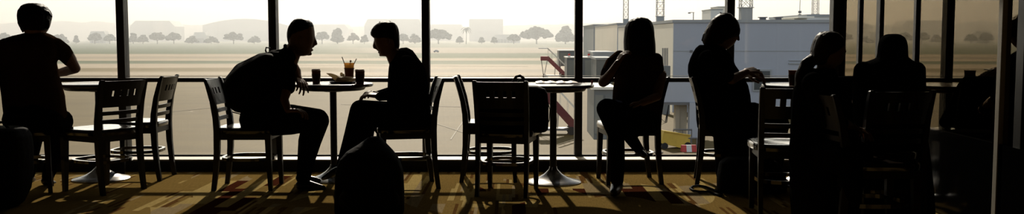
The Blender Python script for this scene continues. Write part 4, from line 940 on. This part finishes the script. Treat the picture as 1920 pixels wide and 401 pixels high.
# stairs
def stairs(px0, py0, px1, py1, basey, Y0, wid, label, m, canopy=None):
    """flight from upper (px0,py0) down to (px1,py1)"""
    a = at(px0, py0, Y0); b = at(px1, py1, Y0); z0 = GZ
    root = empty('boarding_stairs', (b.x, Y0, GZ), 0, label, 'stairs'); off = Vector((b.x, Y0, GZ))
    A, B = a - off, b - off; h = abs(A.z - B.z)
    for sy in (0, wid):
        bm = bmesh.new(); s_ = Vector((0, sy, 0)); th = h * .17
        skin_rings(bm, [[p + s_ + Vector((0, dy, dz)) for dy, dz in ((-.03, -th), (.03, -th), (.03, th), (-.03, th))] for p in (A, B)]); link('side_panel', bm, m, root)
    bm = bmesh.new(); n = 12
    for i in range(n):
        p = A.lerp(B, (i + .5) / n); box(bm, p.x - .14, p.x + .14, 0, wid, p.z - .02, p.z + .02)
    link('steps', bm, 'steel', root)
    bm = bmesh.new(); w = abs(A.x - B.x) * .45; sgn = -1 if A.x < B.x else 1
    box(bm, min(A.x, A.x + sgn * w), max(A.x, A.x + sgn * w), 0, wid, A.z - h * .12, A.z + h * .15); link('platform', bm, m, root)
    for sy in (0, wid):
        bm = bmesh.new(); up = Vector((0, sy, h * (.62 if canopy else .55)))
        bar(bm, A + up, B + up, h * .05 if not canopy else h * .06); 
        for t in (0, .25, .5, .75, 1):
            q = A.lerp(B, t) + Vector((0, sy, 0)); bar(bm, q, q + Vector((0, 0, up.z)), h * .012)
        link('handrail', bm, 'building_light', root)
    if canopy:
        bm = bmesh.new(); box(bm, A.x + sgn * w * 1.3 if sgn < 0 else A.x, A.x if sgn < 0 else A.x + w * 1.3, -.1, wid + .1, A.z + h * .62, A.z + h * .67); link('canopy_roof', bm, 'paint_white', root)
    bm = bmesh.new()
    for x, x2 in ((A.x + sgn * w * .9, A.x + sgn * w * .6), (A.x + sgn * w * .1, A.x + sgn * w * .5), (A.x * .55, A.x * .6)):
        for sy in (0, wid): bar(bm, (x, sy, A.z - h * .1 if x != A.x * .55 else A.z * .6), (x2, sy, .35), h * .02)
    link('support_leg', bm, 'steel', root)
    bm = bmesh.new(); box(bm, A.x + sgn * w * .7, B.x, .1, wid - .1, .28, .42); link('chassis', bm, 'steel', root)
    for x in (A.x + sgn * w * .5, B.x - .3):
        for sy in (0, wid):
            bm = bmesh.new(); rr2 = [[Vector((x + .28 * cos(t), sy + dy, .28 + .28 * sin(t))) for t in [2 * pi * i / 16 for i in range(16)]] for dy in (-.08, .08)]; skin_rings(bm, rr2); link('wheel', bm, 'rubber', root)
stairs(1028, 110, 1059, 140, 142, 150, 2.0, 'faded red boarding stairs with a pale canopy, left of the middle window post', 'rust', True)
stairs(1022, 176, 1080, 240, 256, 62, 1.4, 'dark red boarding stairs seen below the middle table top', 'maroon')
# jet bridge seen under the rail
k = 60 / F
root = empty('boarding_bridge', ((1275 - 960) * k, 60, GZ), 0, 'boarding bridge on a pale column, seen between the woman and the person with the phone', 'boarding bridge')
root.scale = (1.2, 1, 1); zt = at(1275, 150, 60).z - GZ; zb = at(1275, 192, 60).z - GZ
bm = bmesh.new(); box(bm, -1.15, 2.2, 0, 2.6, zb, zt, bev=.05); link('tunnel', bm, 'building', root)
bm = bmesh.new(); box(bm, -1.2, 1.1, -.05, 2.7, zb - .16, zb - .01); link('underframe', bm, 'steel', root)
bm = bmesh.new(); box(bm, -.12, .10, .6, 1.3, 0, zb - .16); box(bm, .10, .52, .7, 1.3, 0, zb - .16); link('column', bm, 'concrete', root)
bm = bmesh.new(); box(bm, .52, 1.0, -.2, .5, 0, zb); link('pier', bm, 'building', root)
for i in range(3):
    bm = bmesh.new(); tube(bm, [(-1.1 + .09 * i, .2, zb - .1), (-1.0 - .12 * i, .25, zb - 1.0 - .3 * i), (-.75 + .05 * i, .2, zb - 1.3), (-.55, .2, zb - .15)], .022, 6); link('hanging_cable', bm, 'rubber', root)
# yellow chute cart
p = gp(1264, 277); root = empty('yellow_cart', p, .2, 'dirty yellow ground service cart tipped beside the bridge column', 'cart')
bm = bmesh.new()
prof_ = [(-.75, .30), (-.62, .86), (.62, .62), (.70, .10), (.2, .05)]
skin_rings(bm, [[Vector((x, y, z)) for x, z in prof_] for y in (-.35, .35)]); link('cart_body', bm, 'yellow', root)
bm = bmesh.new(); bar(bm, (-.62, -.37, .84), (.64, -.37, .62), .05); bar(bm, (-.74, -.37, .3), (.2, -.37, .05), .05); link('edge_rail', bm, 'yellow', root)
for x, y in ((-.6, -.38), (-.6, .38), (.5, -.38), (.5, .38)):
    bm = bmesh.new(); skin_rings(bm, [[Vector((x + .15 * cos(t), y + dy, .15 + .15 * sin(t))) for t in [2 * pi * i / 14 for i in range(14)]] for dy in (-.05, .05)]); link('wheel', bm, 'rubber', root)
root.scale = (1.3, 1.3, 1.25)
# pipe rails
for (xa, xb, yy, by, lb) in ((1262, 1297, 243, 272, 'low grey pipe rail behind the yellow cart'), (1282, 1307, 259, 278, 'shorter grey pipe rail above the red and white barrier')):
    a = gp(xa, by); b = gp(xb, by); h = at(xa, yy, a.y).z - GZ; root = empty('pipe_rail', a, 0, lb, 'rail'); L_ = b.x - a.x
    bm = bmesh.new(); tube(bm, [(0, 0, h), (L_, 0, h)], .05, 8); link('top_pipe', bm, 'steel', root)
    for x in (0.02, L_ * .5, L_ - .02): bm = bmesh.new(); tube(bm, [(x, 0, 0), (x, 0, h)], .035, 8); link('post', bm, 'steel', root)
p = gp(1291, 284); root = empty('traffic_barrier', p, .1, 'red and white plastic traffic barrier at the foot of the bridge column', 'barrier')
for i, (x0, x1) in enumerate(((-.42, -.16), (-.16, .14), (.14, .42))):
    bm = bmesh.new(); skin_rings(bm, [[Vector((x, y, z)) for y, z in ((-.2, 0), (.2, 0), (.08, .38), (-.08, .38))] for x in (x0, x1)]); link('barrier_block', bm, 'barrier_red' if i != 1 else 'paint_white', root)
p = gp(1234, 286); root = empty('traffic_cone', p, 0, 'red traffic marker on the apron just right of the woman\'s chair', 'cone')
bm = bmesh.new(); box(bm, -.25, .25, -.25, .25, 0, .05); link('cone_foot', bm, 'rubber', root)
bm = bmesh.new(); lathe(bm, [(.18, .05), (.05, .5), (.03, .52)], 16); link('cone_body', bm, 'barrier_red', root, 'auto')

# airfield small things
for px, py, lb in ((818, 98, 'small dark vehicle far out on the runway, left pane of the middle'),):
    p = gp(px, py); root = empty('vehicle', p, 0, 'tiny service vehicle far out on the runway above the sideways chair', 'vehicle'); bm = bmesh.new(); box(bm, -2.4, 2.4, -1, 1, .4, 1.5, bev=.2); box(bm, -1.2, 1.6, -.9, .9, 1.5, 2.2, bev=.2); link('vehicle_body', bm, 'white_wall', root)
    for x in (-1.5, 1.5):
        bm = bmesh.new(); skin_rings(bm, [[Vector((x + .42 * cos(t), y, .42 + .42 * sin(t))) for t in [2 * pi * i / 14 for i in range(14)]] for y in (-1.05, 1.05)]); link('wheel', bm, 'rubber', root)

root.scale = (.5, .5, .5)

# haze
bm = bmesh.new(); box(bm, -3900, 3900, 300, 3600, GZ - 2, 95)
m = bpy.data.materials.new('haze_air'); m.use_nodes = True; nt = m.node_tree; nt.nodes.clear()
o_ = nt.nodes.new('ShaderNodeOutputMaterial'); v = nt.nodes.new('ShaderNodeVolumeScatter'); v.inputs['Color'].default_value = (.90, .95, 1, 1)
v.inputs['Density'].default_value = .00098; v.inputs['Anisotropy'].default_value = .52; nt.links.new(v.outputs[0], o_.inputs['Volume'])
M['haze'] = m; hz = link('haze', bm, 'haze'); tag(hz, 'pale morning haze lying over the whole airfield', 'haze', kind='stuff')

# ------------------------------------------------------------------ light
SUN_AZ = atan((815 - 960) / F); SUN_EL = radians(29)
sd = Vector((sin(SUN_AZ) * cos(SUN_EL), cos(SUN_AZ) * cos(SUN_EL), sin(SUN_EL)))
sun = bpy.data.lights.new('sun', 'SUN'); sun.energy = 5.2; sun.angle = radians(.9); sun.color = (1, .91, .77)
so = bpy.data.objects.new('sun', sun); COL.objects.link(so); so.rotation_euler = sd.to_track_quat('Z', 'Y').to_euler()
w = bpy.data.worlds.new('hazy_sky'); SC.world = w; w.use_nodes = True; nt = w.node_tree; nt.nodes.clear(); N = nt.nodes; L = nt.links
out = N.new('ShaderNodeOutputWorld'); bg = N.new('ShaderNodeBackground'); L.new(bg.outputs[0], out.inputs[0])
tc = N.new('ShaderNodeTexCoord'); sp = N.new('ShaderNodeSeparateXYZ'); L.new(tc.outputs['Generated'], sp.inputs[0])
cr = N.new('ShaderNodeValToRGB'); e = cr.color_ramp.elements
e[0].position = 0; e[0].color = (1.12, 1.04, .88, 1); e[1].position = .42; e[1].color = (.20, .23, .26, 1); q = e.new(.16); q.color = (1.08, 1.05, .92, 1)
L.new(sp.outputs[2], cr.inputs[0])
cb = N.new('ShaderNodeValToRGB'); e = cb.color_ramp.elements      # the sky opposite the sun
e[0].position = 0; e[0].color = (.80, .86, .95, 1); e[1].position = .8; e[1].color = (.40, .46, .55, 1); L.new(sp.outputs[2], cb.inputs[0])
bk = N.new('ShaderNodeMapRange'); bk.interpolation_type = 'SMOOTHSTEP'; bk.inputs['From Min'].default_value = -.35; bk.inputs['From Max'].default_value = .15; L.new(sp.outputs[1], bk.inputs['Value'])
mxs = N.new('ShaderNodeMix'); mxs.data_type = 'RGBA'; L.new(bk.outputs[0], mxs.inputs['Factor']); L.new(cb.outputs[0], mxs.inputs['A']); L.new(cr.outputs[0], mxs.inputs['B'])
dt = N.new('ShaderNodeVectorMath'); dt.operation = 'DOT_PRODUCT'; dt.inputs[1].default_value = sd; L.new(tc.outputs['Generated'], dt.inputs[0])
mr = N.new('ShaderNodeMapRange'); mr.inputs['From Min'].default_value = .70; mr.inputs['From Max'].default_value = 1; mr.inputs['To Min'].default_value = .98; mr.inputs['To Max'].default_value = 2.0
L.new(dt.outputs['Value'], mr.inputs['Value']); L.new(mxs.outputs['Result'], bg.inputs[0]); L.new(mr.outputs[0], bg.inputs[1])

# ------------------------------------------------------------------ camera
cam = bpy.data.cameras.new('camera'); cam.sensor_width = 36; cam.lens = F / 1920 * 36; cam.clip_start = .05; cam.clip_end = 9000
co = bpy.data.objects.new('camera', cam); COL.objects.link(co); co.location = (0, 0, EYE); co.rotation_euler = (pi / 2 - PITCH, 0, 0)
SC.camera = co
SC.view_settings.view_transform = 'Standard'; SC.view_settings.look = 'None'; SC.view_settings.gamma = 1; SC.view_settings.use_curve_mapping = False
SC.view_settings.exposure = 0.0
SC.cycles.max_bounces = 8; SC.cycles.diffuse_bounces = 2; SC.cycles.transparent_max_bounces = 16; SC.cycles.volume_bounces = 0
SC.cycles.use_denoising = True
